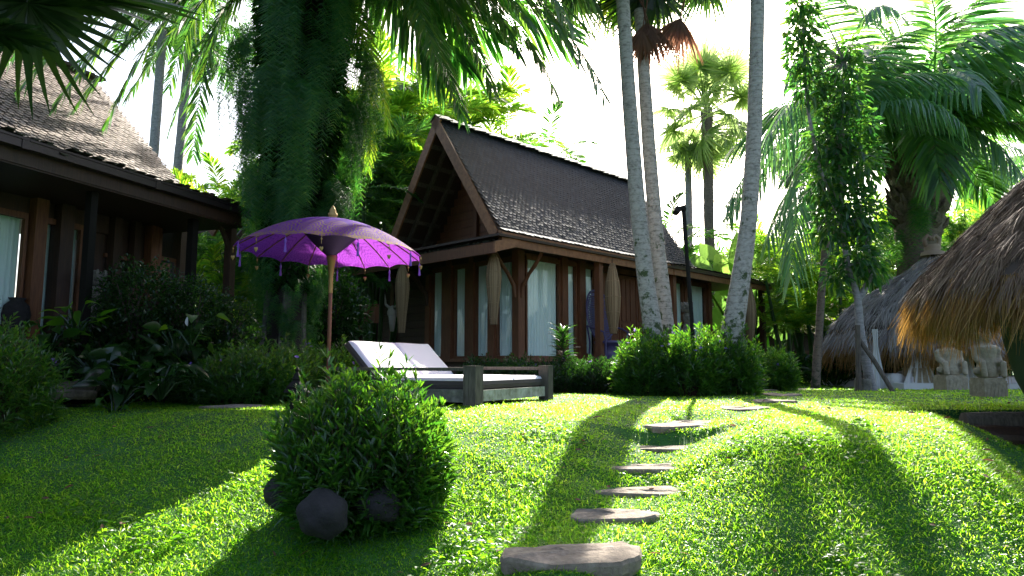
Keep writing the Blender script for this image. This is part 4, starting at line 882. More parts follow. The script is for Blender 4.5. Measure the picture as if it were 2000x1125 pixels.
def broad_plant(label, c, n, L, W, mt, seed, hgt=.5, spread=1., cat='plant', group=None, name='broad_leaf_plant', up=.9, droop=.8):
    r = np.random.default_rng(seed); T_ = thing(name, c, label, cat, group); c = np.array(c, float); S_ = MB(); P, D = [], []
    for k in range(n):
        th = k * 2.4 + r.random() * .5; e = c + np.array([math.cos(th) * spread * (.25 + .75 * r.random()), math.sin(th) * spread * (.25 + .75 * r.random()), hgt * (.35 + .65 * r.random())])
        S_.tube([c + [.02 * math.cos(th), .02 * math.sin(th), 0], (c + e) / 2 + zz * hgt * .15, e], [.012, .009, .006], 5); P.append(e); D.append([math.cos(th), math.sin(th), up * r.random() - .1])
    S_.build('stem', M['dark_leaf'], T_)
    MB().rib(np.array(P), np.array(D), L * (.7 + .5 * r.random(n)), W * (.7 + .5 * r.random(n)), droop * r.random(n), 7, prof=[.08, .72, 1, .96, .76, .42, .03], fold=.14).build('foliage', mt, T_, smooth=True)
    return T_
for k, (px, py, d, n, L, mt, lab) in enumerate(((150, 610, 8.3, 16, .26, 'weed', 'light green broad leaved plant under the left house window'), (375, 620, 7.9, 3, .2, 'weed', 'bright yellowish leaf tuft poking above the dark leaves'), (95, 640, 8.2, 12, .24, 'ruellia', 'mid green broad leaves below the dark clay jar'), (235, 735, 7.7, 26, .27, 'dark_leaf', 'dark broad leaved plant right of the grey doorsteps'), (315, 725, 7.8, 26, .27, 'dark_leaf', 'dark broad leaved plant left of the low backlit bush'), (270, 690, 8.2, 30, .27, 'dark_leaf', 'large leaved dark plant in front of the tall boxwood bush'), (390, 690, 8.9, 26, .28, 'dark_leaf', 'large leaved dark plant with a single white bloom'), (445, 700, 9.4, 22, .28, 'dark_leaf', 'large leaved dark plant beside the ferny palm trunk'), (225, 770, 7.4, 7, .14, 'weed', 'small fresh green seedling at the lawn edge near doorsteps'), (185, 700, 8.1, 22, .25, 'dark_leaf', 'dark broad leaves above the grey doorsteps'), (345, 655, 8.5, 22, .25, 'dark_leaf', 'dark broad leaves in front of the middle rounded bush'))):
    b = at(px, py, d); broad_plant(lab, (b[0], b[1], b[2] - .32), n, L, L * .55, M[mt], 60 + k, .42, .32)
b = at(366, 637, 8.6); tag(MB().rib([b], [[.1, -.2, 1]], .13, .075, 0, 6, prof=[.1, .8, 1, .8, .5, .03], fold=.2).build('white_bloom', M['drape'], loc=tuple(b)), 'single white spathe flower among dark leaves', 'flower')
# dracaena in front of the big window
c = at(1100, 740, 12.2); T_ = thing('dracaena_plant', (c[0], c[1], 0), 'spiky tiered plant standing before the big curtained window', 'plant')
MB().tube([(c[0], c[1], 0), (c[0] + .02, c[1], .5), (c[0], c[1], 1.05)], [.03, .022, .015], 7).build('stem', M['wood_dark'], T_)
r = np.random.default_rng(3); n = 150; zl = .35 + .75 * r.random(n); th = r.random(n) * 2 * PI
MB().rib(np.stack([c[0] + 0 * th, c[1] + 0 * th, zl], -1), np.stack([np.cos(th), np.sin(th), .2 + 1.2 * (zl - .35)], -1), .36 * (.7 + .4 * r.random(n)), .028, .3, 5, prof=[.6, 1, .9, .6, .05], fold=.15).build('foliage', M['dark_leaf'], T_)

# ------------------------------------------------------------------ palms
def frond_mesh(kind, seed):
    r = np.random.default_rng(seed)
    b = MB()
    e = {'oil': (.55, .12, -.42), 'areca': (.60, .42, .05), 'blue': (.58, .20, -.30), 'coco': (.5, .1, -.5)}[kind]
    P0 = np.array([[0, 0, 0.]]); P1 = np.array([[e[0], 0.03 * r.normal(), e[0] * .75]]); P2 = np.array([[1.0 - .1 * abs(e[2]), .06 * r.normal(), e[2] + .25]])
    kw = {'oil': dict(nl=60, L=.25, W=.020, droop=.55, ang=(75, 30), lift=.12, start=.16, rw=.02), 'areca': dict(nl=34, L=.30, W=.028, droop=.30, ang=(62, 22), lift=.35, start=.2, rw=.014),
          'blue': dict(nl=64, L=.22, W=.018, droop=1.0, ang=(72, 30), lift=.15, start=.14, rw=.02), 'coco': dict(nl=50, L=.24, W=.022, droop=.8, ang=(70, 25), lift=.05, start=.15, rw=.02)}[kind]
    np.random.seed(seed); b.pin(P0, P1, P2, K=4, jit=.10, **kw)
    V = np.concatenate(b.V); Q = np.concatenate(b.Q); o = b.build('frond_template', M['oil']); me = o.data; bpy.data.objects.remove(o); me.name = kind + '_frond'; return me
FR = {k: [frond_mesh(k, 100 + i) for i in range(4)] for k in ('oil', 'areca', 'blue', 'coco')}
def fan_mesh(seed, droop=.25, nseg=34, spread=150, pet=.55, wf=.27, prof=(.05, .75, 1.05, .62, .34, .04)):
    b = MB(); th = np.radians(np.linspace(-spread, spread, nseg)); r = np.random.default_rng(seed)
    b.tube([(0, 0, 0), (pet * .5, 0, .05), (pet, 0, 0)], [.016, .010, .008], 5)
    D = np.stack([np.cos(th), np.sin(th), .25 - .3 * np.abs(th) / 2.6 + .03 * r.normal(size=nseg)], -1); n = nseg
    side = norm(np.cross(D, np.array([0, 0, 1.]) + .55 * np.stack([np.sin(th * 17), np.cos(th * 13), 0 * th], -1)))
    L = .46 * (.75 + .25 * np.cos(th * .8)) * (1 + .05 * r.normal(size=n)); w_ = 2 * PI * (spread / 180) / nseg
    b.rib(np.tile([[pet, 0, 0.]], (n, 1)), D, L, w_ * wf, droop * (.6 + .8 * r.random(n)), 6, prof=prof, side=side, fold=.06)
    o = b.build('fan_template', M['fan']); me = o.data; bpy.data.objects.remove(o); me.name = 'fan_leaf'; return me
FAN = [fan_mesh(1, .15), fan_mesh(2, .35), fan_mesh(3, .6), fan_mesh(4, .95, spread=120)]
def trunk(T_, pts, rad, m, name='trunk', n=14, jit=.02):
    P = np.array(pts, float); t = np.linspace(0, 1, len(P)); tt = np.linspace(0, 1, 40); Q = np.stack([np.interp(tt, t, P[:, i]) for i in range(3)], -1)
    for _ in range(3): Q[1:-1] = (Q[:-2] + 2 * Q[1:-1] + Q[2:]) / 4
    return MB().tube(Q, np.interp(tt, np.linspace(0, 1, len(rad)), rad), n, jit).build(name, M[m], T_, smooth=True)
def crown(T_, c, kind, n, L, mt, seed, el=(75, -25), az=(0, 360), name='frond'):
    r = random.Random(seed)
    for k in range(n):
        f = (k + .5) / n; e = el[0] + (el[1] - el[0]) * f ** .8 + r.uniform(-8, 8); a = az[0] + (az[1] - az[0]) * ((k * .38197) % 1) + r.uniform(-8, 8)
        me = (FAN if kind == 'fan' else FR[kind])[r.randrange(4)]
        place(name, me, T_, c, (R(r.uniform(-25, 25)), -R(e - (35 if kind != 'fan' else 0)), R(a)), L * r.uniform(.85, 1.12), M[mt])
def frond_to(T_, p0, p1, p2, mt, nl=60, L=.9, W=.045, droop=.7, ang=(72, 28), seed=0, name='frond', lift=.05, rw=.05):
    return MB().pin([p0], [p1], [p2], nl=nl, L=L, W=W, droop=droop, K=5, ang=ang, lift=lift, rw=rw, start=.08, jit=.08).build(name, M[mt], T_)

# the fern clad oil palm
fx, fy = -3.62, 11.0
FT = thing('fern_clad_palm', (fx, fy, 0), 'massive palm trunk draped in hanging ferns behind the parasol', 'palm tree')
tp = [at(553, 700, 11), at(556, 620, 11), at(565, 500, 11), at(578, 380, 11), at(588, 200, 11), at(590, 0, 11), at(595, -260, 11)]; tp[0][2] = -.05
trunk(FT, tp, [.38, .30, .30, .36, .46, .50, .50], 'dark_trunk', jit=.05)
rt = MB(); r = np.random.default_rng(8)
for k in range(22):
    th = r.random() * 2 * PI; b = np.array([tp[0][0] + .40 * math.cos(th), 11 + .36 * math.sin(th), -.05]); m_ = np.array([tp[1][0] + .31 * math.cos(th), 11 + .3 * math.sin(th), .9 + .3 * r.random()]); e = np.array([tp[2][0] + .28 * math.cos(th + .2), 11 + .28 * math.sin(th + .2), 2.0 + r.random()])
    rt.tube([b, (b + m_) / 2 + r.normal(size=3) * .02, m_, e], [.05 + .03 * r.random(), .045, .04, .03], 6, .1)
rt.build('root', M['carve_wood'], FT)
cen_z = np.array([p[2] for p in tp[2:]]); cen_x = np.array([p[0] for p in tp[2:]])
def fern_mass(T_, n, z0, z1, rad_z, rad_r, mt, nl=16, hang=(.5, 1.5), LL=.075, seed=1, cx=None, cy=fy, czs=cen_z, cxs=cen_x, name='fern_drape', W=.022, outw=.35):
    r = np.random.default_rng(seed); nc_ = max(8, n // 13); ci = r.integers(0, nc_, n); cz0 = z0 + (z1 - z0) * r.random(nc_); ct = r.random(nc_) * 2 * PI; cr = .74 + .42 * r.random(nc_)
    z = cz0[ci] + .10 * r.normal(size=n); th = ct[ci] + .16 * r.normal(size=n); rr = np.interp(z, rad_z, rad_r) * cr[ci] * (.9 + .12 * r.random(n))
    x = np.interp(z, czs, cxs); P0 = np.stack([x + rr * np.cos(th), cy + rr * np.sin(th), z], -1); o = np.stack([np.cos(th), np.sin(th), 0 * th], -1)
    h = hang[0] + (hang[1] - hang[0]) * r.random(n) ** 1.5; h = h * np.interp(z, [z0, z0 + 1.2, z1], [.45, .8, 1.])
    if n > 700: h = np.minimum(h, np.maximum(z - 1.9, .5))
    P1 = P0 + o * (outw * (.6 + .8 * r.random(n)))[:, None] + zz * (.12 * r.random(n))[:, None] * 2; P2 = P0 + o * (outw * 1.0 * r.random(n))[:, None] - zz * h[:, None]
    b = MB(); b.pin(P0, P1, P2, nl=nl, L=LL * (1 + .5 * r.random(n)), W=W, ang=(82, 55), droop=.15, K=2, lift=.15, rw=.008, start=.04, jit=.07, flat=-o - zz * .25 + r.normal(size=(n, 3)) * .25)
    return b.build(name, M[mt], T_)
fern_mass(FT, 900, 2.9, 7.4, [2.2, 3.1, 4.0, 5.2, 7.6], [.38, .48, .72, .92, .92], 'fern', nl=30, hang=(.7, 2.2), LL=.13, seed=4, W=.040, outw=.5)
fern_mass(FT, 420, 1.0, 3.3, [.9, 2.2, 3.3], [.34, .42, .58], 'fern', nl=16, hang=(.3, .7), LL=.07, seed=5, W=.022, outw=.3)
fern_mass(FT, 260, .7, 2.6, [.6, 1.5, 2.6], [.34, .34, .40], 'fern', nl=16, hang=(.3, .6), LL=.07, seed=15, W=.022, outw=.3)
r = np.random.default_rng(12); n = 16000; z = 1.7 + 5.6 * r.random(n); th = r.random(n) * 2 * PI; rr = np.interp(z, [1.5, 2.5, 3.4, 4.5, 7.4], [.36, .44, .56, .76, .85]) * (.6 + .30 * r.random(n))
P = np.stack([np.interp(z, cen_z, cen_x) + rr * np.cos(th), fy + rr * np.sin(th), z], -1)
MB().rib(P, np.stack([np.cos(th), np.sin(th), -.2 - r.random(n)], -1), .12, .05, .3, 3, fold=.1).build('leaf_filler', M['dark_leaf'], FT)
TC = np.array([tp[-1][0], 11.0, 7.7])
for k, (tx, ty, td, mx_, my_, md, L) in enumerate((
        (902, 225, 9.4, 820, -60, 10.0, .95), (1178, 188, 9.0, 1040, -160, 9.8, 1.0), (1086, 188, 9.9, 960, -140, 10.4, .9), (1010, 100, 9.0, 900, -160, 9.8, .95),
        (378, 300, 10.2, 400, -60, 10.6, .8), (78, 262, 8.8, 260, -80, 9.6, .85), (205, 250, 9.6, 350, -100, 10.2, .8), (20, 120, 8.6, 230, -200, 9.6, .85),
        (720, 330, 12.2, 740, 40, 12.0, .6), (1120, 60, 8.2, 900, -300, 9.5, 1.0), (330, 170, 11.8, 420, -150, 11.4, .7), (760, 250, 12.6, 700, -40, 12.0, .7), (850, 110, 9.0, 760, -200, 10, .9),
        (130, 235, 9.2, 330, -60, 9.9, .85), (250, 190, 9.8, 400, -60, 10.6, .8), (20, 200, 8.4, 200, -60, 9.4, .85), (330, 260, 10.4, 420, -30, 10.7, .7), (160, 120, 9.6, 380, -120, 10.2, .9),
        (960, 170, 9.3, 860, -120, 10.0, .95), (1130, 120, 8.8, 980, -150, 9.6, .95), (1060, 130, 9.4, 940, -110, 10, .95), (1150, 60, 9.2, 1000, -120, 9.9, .95), (980, 60, 9.9, 860, -110, 10.4, .9), (1030, 40, 8.6, 880, -170, 9.6, .95))):
    frond_to(FT, TC, at(mx_, my_, md), at(tx, ty, td), 'oil' if k not in (8, 11) else 'areca', 88, L * .66, .040, .28, (66, 30), k, rw=.05)
crown(FT, TC, 'oil', 28, 5.0, 'oil', 5, (78, 32), (-75, 80))
# ------------------------------------------------------------------ slender pale palms and their neighbours
def px_path(pts, d): 
    out = [at(x_, y_, dd) for (x_, y_), dd in zip(pts, d if isinstance(d, (list, tuple)) else [d] * len(pts))]; return out
PA = px_path([(1292, 752), (1275, 640), (1262, 555), (1243, 380), (1228, 180), (1216, 0), (1205, -330)], 11.6); PA[0][2] = -.1
T1 = thing('pale_palm', PA[0], 'slender pale ringed palm trunk, left one of the close pair', 'palm tree'); trunk(T1, PA, [.19, .165, .145, .135, .125, .115, .11], 'pale_trunk', jit=.004, n=24)
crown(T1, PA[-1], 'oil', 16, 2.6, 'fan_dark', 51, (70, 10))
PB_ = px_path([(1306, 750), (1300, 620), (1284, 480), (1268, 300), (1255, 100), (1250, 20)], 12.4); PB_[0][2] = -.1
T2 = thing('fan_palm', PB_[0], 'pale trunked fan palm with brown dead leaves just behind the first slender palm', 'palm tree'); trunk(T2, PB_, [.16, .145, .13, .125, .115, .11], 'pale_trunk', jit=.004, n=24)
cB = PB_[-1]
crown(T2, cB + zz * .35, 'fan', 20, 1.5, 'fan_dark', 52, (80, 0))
FAN.append(fan_mesh(11, .5, 26, 48, .55, .50, (.2, .7, .8, .6, .4, .05)))
def fan_at(T_, hub, tip, nrm, m_, me=2, name='frond', pet=.55):
    """a fan leaf whose blade runs from hub to tip; its stalk reaches back from the hub"""
    X = norm(tip - hub); s_ = np.linalg.norm(tip - hub) / .46; Y = norm(np.cross(nrm, X)); Z = np.cross(X, Y); o = hub - X * pet * s_
    M4 = Matrix(((X[0], Y[0], Z[0]), (X[1], Y[1], Z[1]), (X[2], Y[2], Z[2])))
    return place(name, FAN[me], T_, o, M4.to_euler(), s_, M[m_])
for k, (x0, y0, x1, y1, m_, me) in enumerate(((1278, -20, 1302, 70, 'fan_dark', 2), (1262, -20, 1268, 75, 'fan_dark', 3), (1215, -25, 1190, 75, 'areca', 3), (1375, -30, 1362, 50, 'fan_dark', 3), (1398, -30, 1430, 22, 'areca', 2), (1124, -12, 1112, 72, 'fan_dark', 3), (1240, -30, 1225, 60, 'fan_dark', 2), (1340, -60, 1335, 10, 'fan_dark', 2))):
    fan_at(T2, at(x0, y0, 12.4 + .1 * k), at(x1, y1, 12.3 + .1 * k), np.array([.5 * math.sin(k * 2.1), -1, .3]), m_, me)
for k, (x0, y0, x1, y1) in enumerate(((1262, 45, 1280, 128), (1270, 55, 1296, 118), (1328, 36, 1306, 128), (1254, 60, 1243, 132))):
    fan_at(T2, at(x0, y0, 12.3 - .1 * k), at(x1, y1, 12.2), np.array([.6 * math.sin(k * 3.1), -1, .2]), 'dead', 4, 'dead_frond')
PC_ = px_path([(1424, 742), (1428, 660), (1440, 590), (1462, 440), (1474, 250), (1480, 0), (1482, -380)], [11.3] * 7); PC_[0][2] = -.1
T3 = thing('pale_palm', PC_[0], 'leaning pale palm trunk with mossy streaks right of the lamp post', 'palm tree'); trunk(T3, PC_, [.21, .185, .165, .135, .125, .12, .11], 'pale_trunk', jit=.004, n=24)
crown(T3, PC_[-1], 'oil', 15, 2.3, 'fan_dark', 53, (70, 10))
# tall palm behind the leaning one; its crown shades the mound
PE_ = px_path([(1424, 742), (1430, 660), (1441, 590), (1462, 440), (1474, 250), (1480, 0)], 22.6); PE_[0][2] = -.1; PE_ += [at(1482, -90, 22.6), np.array([6.9, 22.9, 14.3])]
T5 = thing('tall_fan_palm', PE_[0], 'tall thin palm standing exactly behind the leaning pale palm', 'palm tree'); trunk(T5, PE_, [.15, .13, .12, .11, .10, .10, .10, .10], 'grey_trunk')
crown(T5, PE_[-1], 'fan', 16, .72, 'fan_dark', 55, (80, -30))
# sunlit fan palm in the middle distance
PD_ = px_path([(1386, 540), (1385, 440), (1383, 320), (1380, 215)], 29); T4 = thing('fan_palm', (PD_[0][0], 29, 0), 'tall sunlit fan palm with rough brown trunk between the pale palms', 'palm tree')
PD_[0] = np.array([PD_[0][0], 29, -.1]); trunk(T4, PD_, [.26, .21, .22, .27], 'brown_trunk', jit=.06)
r = random.Random(4)
for k in range(34):
    f = k / 34; e = 82 - 155 * f + r.uniform(-8, 8); a = (k * 137.5) % 360
    place('frond', FAN[1 if e > 20 else 2], T4, PD_[-1] + zz * (.1 - .4 * f), (R(r.uniform(-50, 50)), -R(e), R(a)), r.uniform(2.7, 3.5), M['fan'])
def far_trunk(px0, py0, px1, py1, d, rad, lab, m_='grey_trunk', cr=None, L=2.2, n=14):
    p0, p1 = at(px0, py0, d), at(px1, py1, d); q = p0 + (p0 - p1) * ((p0[2] + .1) / (p1[2] - p0[2])); T_ = thing('distant_palm', (q[0], q[1], 0), lab, 'palm tree'); trunk(T_, [q, p0, (p0 + p1) / 2, p1], [rad * 1.15, rad * 1.05, rad, rad * .9], m_)
    if cr: crown(T_, p1, cr[0], n, L, cr[1], int(px0), (75, -20))
    return T_
far_trunk(1346, 480, 1344, 300, 30, .16, 'thin grey palm trunk standing just left of the sunlit fan palm', cr=('fan', 'fan'), L=1.3, n=10)
far_trunk(300, 300, 318, 60, 20, .135, 'grey palm trunk rising behind the left roof, left of two', cr=('areca', 'areca_dark'), L=2.0)
far_trunk(350, 300, 374, 50, 21, .135, 'grey palm trunk rising behind the left roof, right of two', cr=('oil', 'areca_dark'), L=2.2)
far_trunk(1902, 420, 1893, 300, 30, .18, 'far grey palm trunk seen past the thatched roof at right', cr=('coco', 'blue'), L=2.6)
far_trunk(1944, 420, 1950, 340, 34, .18, 'farther thin palm beside the grey trunk at the right edge', cr=('coco', 'blue'), L=2.8)
# oil palm at the right, ferns on its trunk
ox, oy = at(1800, 400, 19)[0], 19.0
OT = thing('oil_palm', (ox, oy, -.1), 'huge feathery oil palm with ferns on its thick trunk behind the thatched huts', 'palm tree')
op = px_path([(1795, 700), (1793, 480), (1796, 380), (1800, 290)], 19); trunk(OT, op, [.50, .55, .72, .80], 'brown_trunk', jit=.05)
bs = MB(); r = np.random.default_rng(21)
for k in range(150):
    z_ = .15 + .85 * r.random(); th = k * 2.4; c = op[1] + (op[3] - op[1]) * z_; rad = .5 + .3 * z_; o = np.array([math.cos(th), math.sin(th), 0]); bs.tube([c + o * rad * .9, c + o * (rad + .12) + zz * .12, c + o * (rad + .2) + zz * .32], [.10, .075, .03], 6)
bs.build('leaf_base', M['brown_trunk'], OT)
crown(OT, op[3] + zz * .1, 'blue', 29, 4.9, 'blue', 61, (94, 34))
crown(OT, op[3] - zz * .2, 'oil', 9, 4.2, 'areca_dark', 63, (60, 25))
zc2 = np.array([op[1][2] - 1.5, op[3][2]]); xc2 = np.array([ox, ox])
fern_mass(OT, 420, 2.3, 5.0, [1.8, 3.5, 5.0], [.75, .85, .9], 'fern', nl=16, hang=(.5, 1.4), LL=.14, seed=9, cy=oy, czs=zc2, cxs=xc2, W=.05, outw=.5)
for k, (tx, ty, td, mx_, my_, md, L, m_) in enumerate(((1690, 30, 17, 1760, -60, 18, .8, 'blue'), (1985, 330, 17, 1900, 200, 18, .75, 'blue'), (1420, 420, 17, 1530, 200, 18, .9, 'blue'), (1500, 470, 17.5, 1580, 230, 18.4, .9, 'blue'), (2060, 160, 17, 1930, 60, 18, .9, 'blue'))):
    frond_to(OT, op[3] + zz * .1, at(mx_, my_, md), at(tx, ty, td), m_, 80, L, .05, 1.0, (70, 30), 80 + k, rw=.07)
# second blue green palm behind the young tree
sx0 = at(1640, 250, 16); ST = thing('feather_palm', (sx0[0], 16, -.1), 'blue green feather palm mostly hidden behind the young leafy tree', 'palm tree')
trunk(ST, [(sx0[0] - .9, 16, -.1), (sx0[0] - .6, 16, 2.5), tuple(sx0)], [.10, .08, .14], 'brown_trunk', jit=.05)
crown(ST, sx0, 'blue', 9, 3.0, 'blue', 71, (85, 30), (-60, 100))
for k, (tx, ty, td, mx_, my_, md, L) in enumerate(((1545, 150, 14.6, 1590, 20, 15, .7), (1490, 290, 15, 1560, 110, 15.5, .75), (1545, 540, 14.5, 1560, 250, 15, .8), (1420, 400, 15.5, 1520, 220, 16, .8))):
    frond_to(ST, sx0, at(mx_, my_, md), at(tx, ty, td), 'blue', 70, L, .045, 1.1, (70, 30), 90 + k, rw=.05)
# young leafy tree with stakes
YD = 13.0
yp = px_path([(1704, 752), (1690, 700), (1679, 640), (1676, 580), (1655, 520), (1645, 440), (1640, 300), (1650, 120)], YD); yp[0][2] = -.1
YT = thing('young_tree', yp[0], 'young staked tree with a tall loose leafy crown near the thatched hut', 'tree'); trunk(YT, yp, [.10, .08, .075, .065, .05, .045, .035, .012], 'grey_trunk', jit=.02)
y2 = px_path([(1676, 590), (1702, 540), (1690, 450), (1660, 330)], YD); trunk(YT, y2, [.06, .045, .035, .01], 'grey_trunk', name='limb')
y3 = px_path([(1645, 420), (1600, 330), (1575, 200), (1566, 0), (1564, -30)], YD); trunk(YT, y3, [.045, .035, .03, .018, .01], 'grey_trunk', name='limb')
r = np.random.default_rng(33); P, D = [], []
CL = [(1566, 10, 34, 45), (1568, 60, 42, 50), (1572, 115, 48, 50), (1578, 165, 46, 40), (1655, 95, 30, 35), (1650, 140, 42, 40), (1640, 190, 62, 50), (1655, 250, 70, 60), (1620, 280, 58, 55), (1680, 320, 55, 60), (1610, 350, 50, 50), (1650, 400, 60, 60), (1690, 430, 45, 55), (1620, 440, 40, 45), (1665, 500, 52, 50), (1700, 520, 38, 38), (1635, 540, 30, 30)]
for px, py, rx, ry in CL:
    rx *= .82; m_ = int(rx * ry * .14); c = at(px, py, YD); d = norm(r.normal(size=(m_, 3))); q = r.random(m_) ** .45
    P.append(c + d * q[:, None] * np.array([rx, min(rx, 45) * 1.1, ry]) * YD / FPX); D.append(d + r.normal(size=(m_, 3)) * .5 + [0, 0, -.35])
P, D = np.concatenate(P), np.concatenate(D); n = len(P)
MB().rib(P, D, .20 * (.6 + .6 * r.random(n)), .066, .25, 4, prof=[.2, 1, .75, .04], fold=.15).build('crown', M['tree_leaf'], YT)
tw = MB()
for k in range(0, n, 40):
    j = np.argmin(np.abs(np.array([p[2] for p in yp]) - P[k][2] + .2)); tw.tube([yp[j], (yp[j] + P[k]) / 2 + [0, 0, .03], P[k]], [.014, .01, .004], 4)
tw.build('twig', M['grey_trunk'], YT)
s0, s1 = at(1676, 760, 12.7), at(1675, 635, 12.7); tag(MB().tube([s0 - zz * .3, s1], [.05, .045], 9, .03).build('tree_stake', M['wood_grey'], loc=tuple(s0)), 'upright wooden stake tied to the young tree', 'stake')
s0, s1 = at(1744, 756, 12.4), at(1672, 655, 12.8); tag(MB().tube([s0 - zz * .1, (s0 + s1) / 2, s1], [.04, .042, .04], 9, .03).build('tree_stake', M['wood_grey'], loc=tuple(s0)), 'leaning bamboo prop tied against the young tree', 'stake')
s0 = at(1705, 758, 12.6); GU = MB().lathe((s0[0], 12.95, -.15), [(.15, 0), (.15, .34), (.14, .37), (.11, .37), (.11, .1)], 16); tag(GU.build('tree_collar', M['carve_wood'], loc=(s0[0], 12.95, -.15)), 'low woven collar around foot of the young tree', 'tree guard')

# ------------------------------------------------------------------ thatched huts
def thatch(T_, c, R_, z_e, z_p, n, mt, seed, L=.55, W=.012, prof=None, sq=1.0, name='thatch', fringe=None, tip=None, layers=9):
    """a bell shaped straw roof: solid core, then courses of hanging straws; fringe straws along the rim"""
    r = np.random.default_rng(seed); c = np.array(c, float)
    prof = prof or [(0, 1), (.16, .86), (.38, .62), (.62, .42), (.84, .20), (1, 0)]
    pr = np.array(prof); ds = np.linspace(0, 1, 30); zs = np.interp(ds, pr[:, 0], pr[:, 1])
    def rad(th): return R_ * (1 + sq * .13 * np.cos(4 * th + .6)) 
    na = 60; th = np.arange(na) * 2 * PI / na
    V = np.stack([c[0] + ds[:, None] * rad(th) * np.cos(th), c[1] + ds[:, None] * rad(th) * np.sin(th), np.repeat((z_e + zs * (z_p - z_e))[:, None], na, 1) - .04], -1)
    V2 = V[::-1] - [0, 0, .16]; VV = np.concatenate([V, V2]); i = np.arange(59)[:, None] * na; j = np.arange(na)[None]; k = (j + 1) % na
    core = MB().add(VV.reshape(-1, 3), np.stack([i + j, i + na + j, i + na + k, i + k], -1).reshape(-1, 4)).build(name, M['thatch_core'], T_)
    for nn, nm, m2, lo in ((n, 'straw', mt, 0), (fringe or 0, 'straw_fringe', 'thatch_gold', 1)):
        if not nn: continue
        q = (r.random(nn) ** .62) if not lo else .93 + .09 * r.random(nn); t_ = r.random(nn) * 2 * PI
        lay = np.ceil(q * layers) / layers if not lo else q
        q = np.clip(q * .5 + lay * .5, .01, 1.0)
        rr = q * rad(t_); z = z_e + np.interp(np.clip(q, 0, 1), pr[:, 0], pr[:, 1]) * (z_p - z_e) + .02 * r.random(nn) + .035 * np.sin(t_ * 14 + 3 * q) * np.sin(q * 24 + 2 * t_) - lo * .04 + (.03 * np.sin(t_ * 23) + .02 * np.sin(t_ * 41 + 1)) * (1 - lo)
        dz = (np.interp(np.clip(q + .04, 0, 1.04), pr[:, 0], pr[:, 1]) - np.interp(q, pr[:, 0], pr[:, 1])) * (z_p - z_e) / .04
        dz = np.where(q > .93, -R_ * 1.8, dz) if not lo else np.full(nn, -R_ * 3.2)
        o = np.stack([np.cos(t_) * rad(t_), np.sin(t_) * rad(t_), dz], -1); D = norm(o) + r.normal(size=(nn, 3)) * [.17, .17, .10] + (.20 * np.sin(t_ * 31 + 9 * q) * np.sin(q * 37 + t_ * 7))[:, None] * [1, -1, .2]
        P = np.stack([c[0] + rr * np.cos(t_), c[1] + rr * np.sin(t_), z], -1)
        ll = L * (.5 + .7 * r.random(nn)) * (1 + lo * (.45 + .35 * np.sin(t_ * 9) * np.sin(t_ * 5 + 2) + .5 * r.random(nn) ** 4))
        MB().rib(P, D, ll, W * (.6 + .8 * r.random(nn)), .12 + .2 * r.random(nn), 3, prof=[.8, 1, .3]).build(nm, M[m2], T_)
    return core
M['thatch_core'] = plain('thatch_core', (.06, .042, .03), .95)
hc = at(1822, 500, 17.5); HX, HY = hc[0], 17.5
HU = thing('thatched_hut', (HX, HY, -.1), 'grey thatched gazebo with white tied curtains and carved finial', 'hut')
thatch(HU, (HX, HY, 0), 2.42, 1.02, 3.40, 42000, 'thatch_grey', 1, .36, .014, prof=[(0, 1), (.1, .88), (.25, .76), (.41, .65), (.71, .44), (.91, .22), (1, 0)], fringe=7000)
FI = MB().lathe((HX, HY, 3.28), [(.30, 0), (.26, .10), (.17, .14), (.2, .2), (.15, .3)], 18)
for sg in (-1, 1): FI.tube([(HX, HY, 3.5), (HX + sg * .17, HY, 3.56), (HX + sg * .20, HY, 3.72), (HX + sg * .10, HY, 3.82), (HX + sg * .03, HY, 3.76), (HX + sg * .05, HY, 3.68)], [.06, .06, .055, .05, .045, .03], 8)
FI.build('finial', M['tile_red'], HU, smooth=True)
MB().cbox((HX, HY, -.3), (4.2, 0, 0), (0, 4.0, 0), .36).build('platform', M['drape'], HU)
for sx_, sy_ in ((-1, -1), (1, -1), (-1, 1), (1, 1)):
    p = np.array([HX + sx_ * 1.35, HY + sy_ * 1.3, -.1]); MB().cbox(p, (.30, 0, 0), (0, .30, 0), 1.6).cbox(p, (.46, 0, 0), (0, .46, 0), .5).cbox(p + zz * .5, (.38, 0, 0), (0, .38, 0), .12).cbox(p + zz * 1.35, (.4, 0, 0), (0, .4, 0), .1).build('post', M['carved'], HU)
def drape(T_, c, h, w0, w1, seed, m_='drape', d_=.5, name='curtain'):
    n = 30; t = np.linspace(0, 1, n); rows = []
    for q in np.linspace(0, 1, 12):
        if q < .25: wd = w0 + (.05 - w0) * (q / .25) ** .8
        else: wd = .05 + (w1 - .05) * ((q - .25) / .75) ** 1.1
        rows.append(np.stack([c[0] + (t - .5) * wd * 2, c[1] + .05 * np.sin(t * 30 + seed) * min(1, wd * 3) * d_ * 2 + .02 * np.sin(13 * t), c[2] + h * (1 - q) + 0 * t], -1))
    V = np.concatenate(rows); i = np.arange(11)[:, None] * n; j = np.arange(n - 1)[None]
    return MB().add(V, np.stack([i + j, i + j + 1, i + n + j + 1, i + n + j], -1).reshape(-1, 4)).build(name, M[m_], T_, smooth=True)
for k, (px, d, w1) in enumerate(((1712, 16.3, .2), (1777, 17.6, .30), (1797, 16.0, .46), (1888, 15.8, .36), (1838, 16.4, .2))):
    drape(HU, np.array([at(px, 700, d)[0], d, -.13]), 1.45, .07, w1 * 1.0, k)
cu = at(1770, 745, 16.9); MB().blob(cu + zz * .02, (.34, .22, .26), 14, .04, 2, 2).build('cushion', M['drape'], HU, smooth=True)
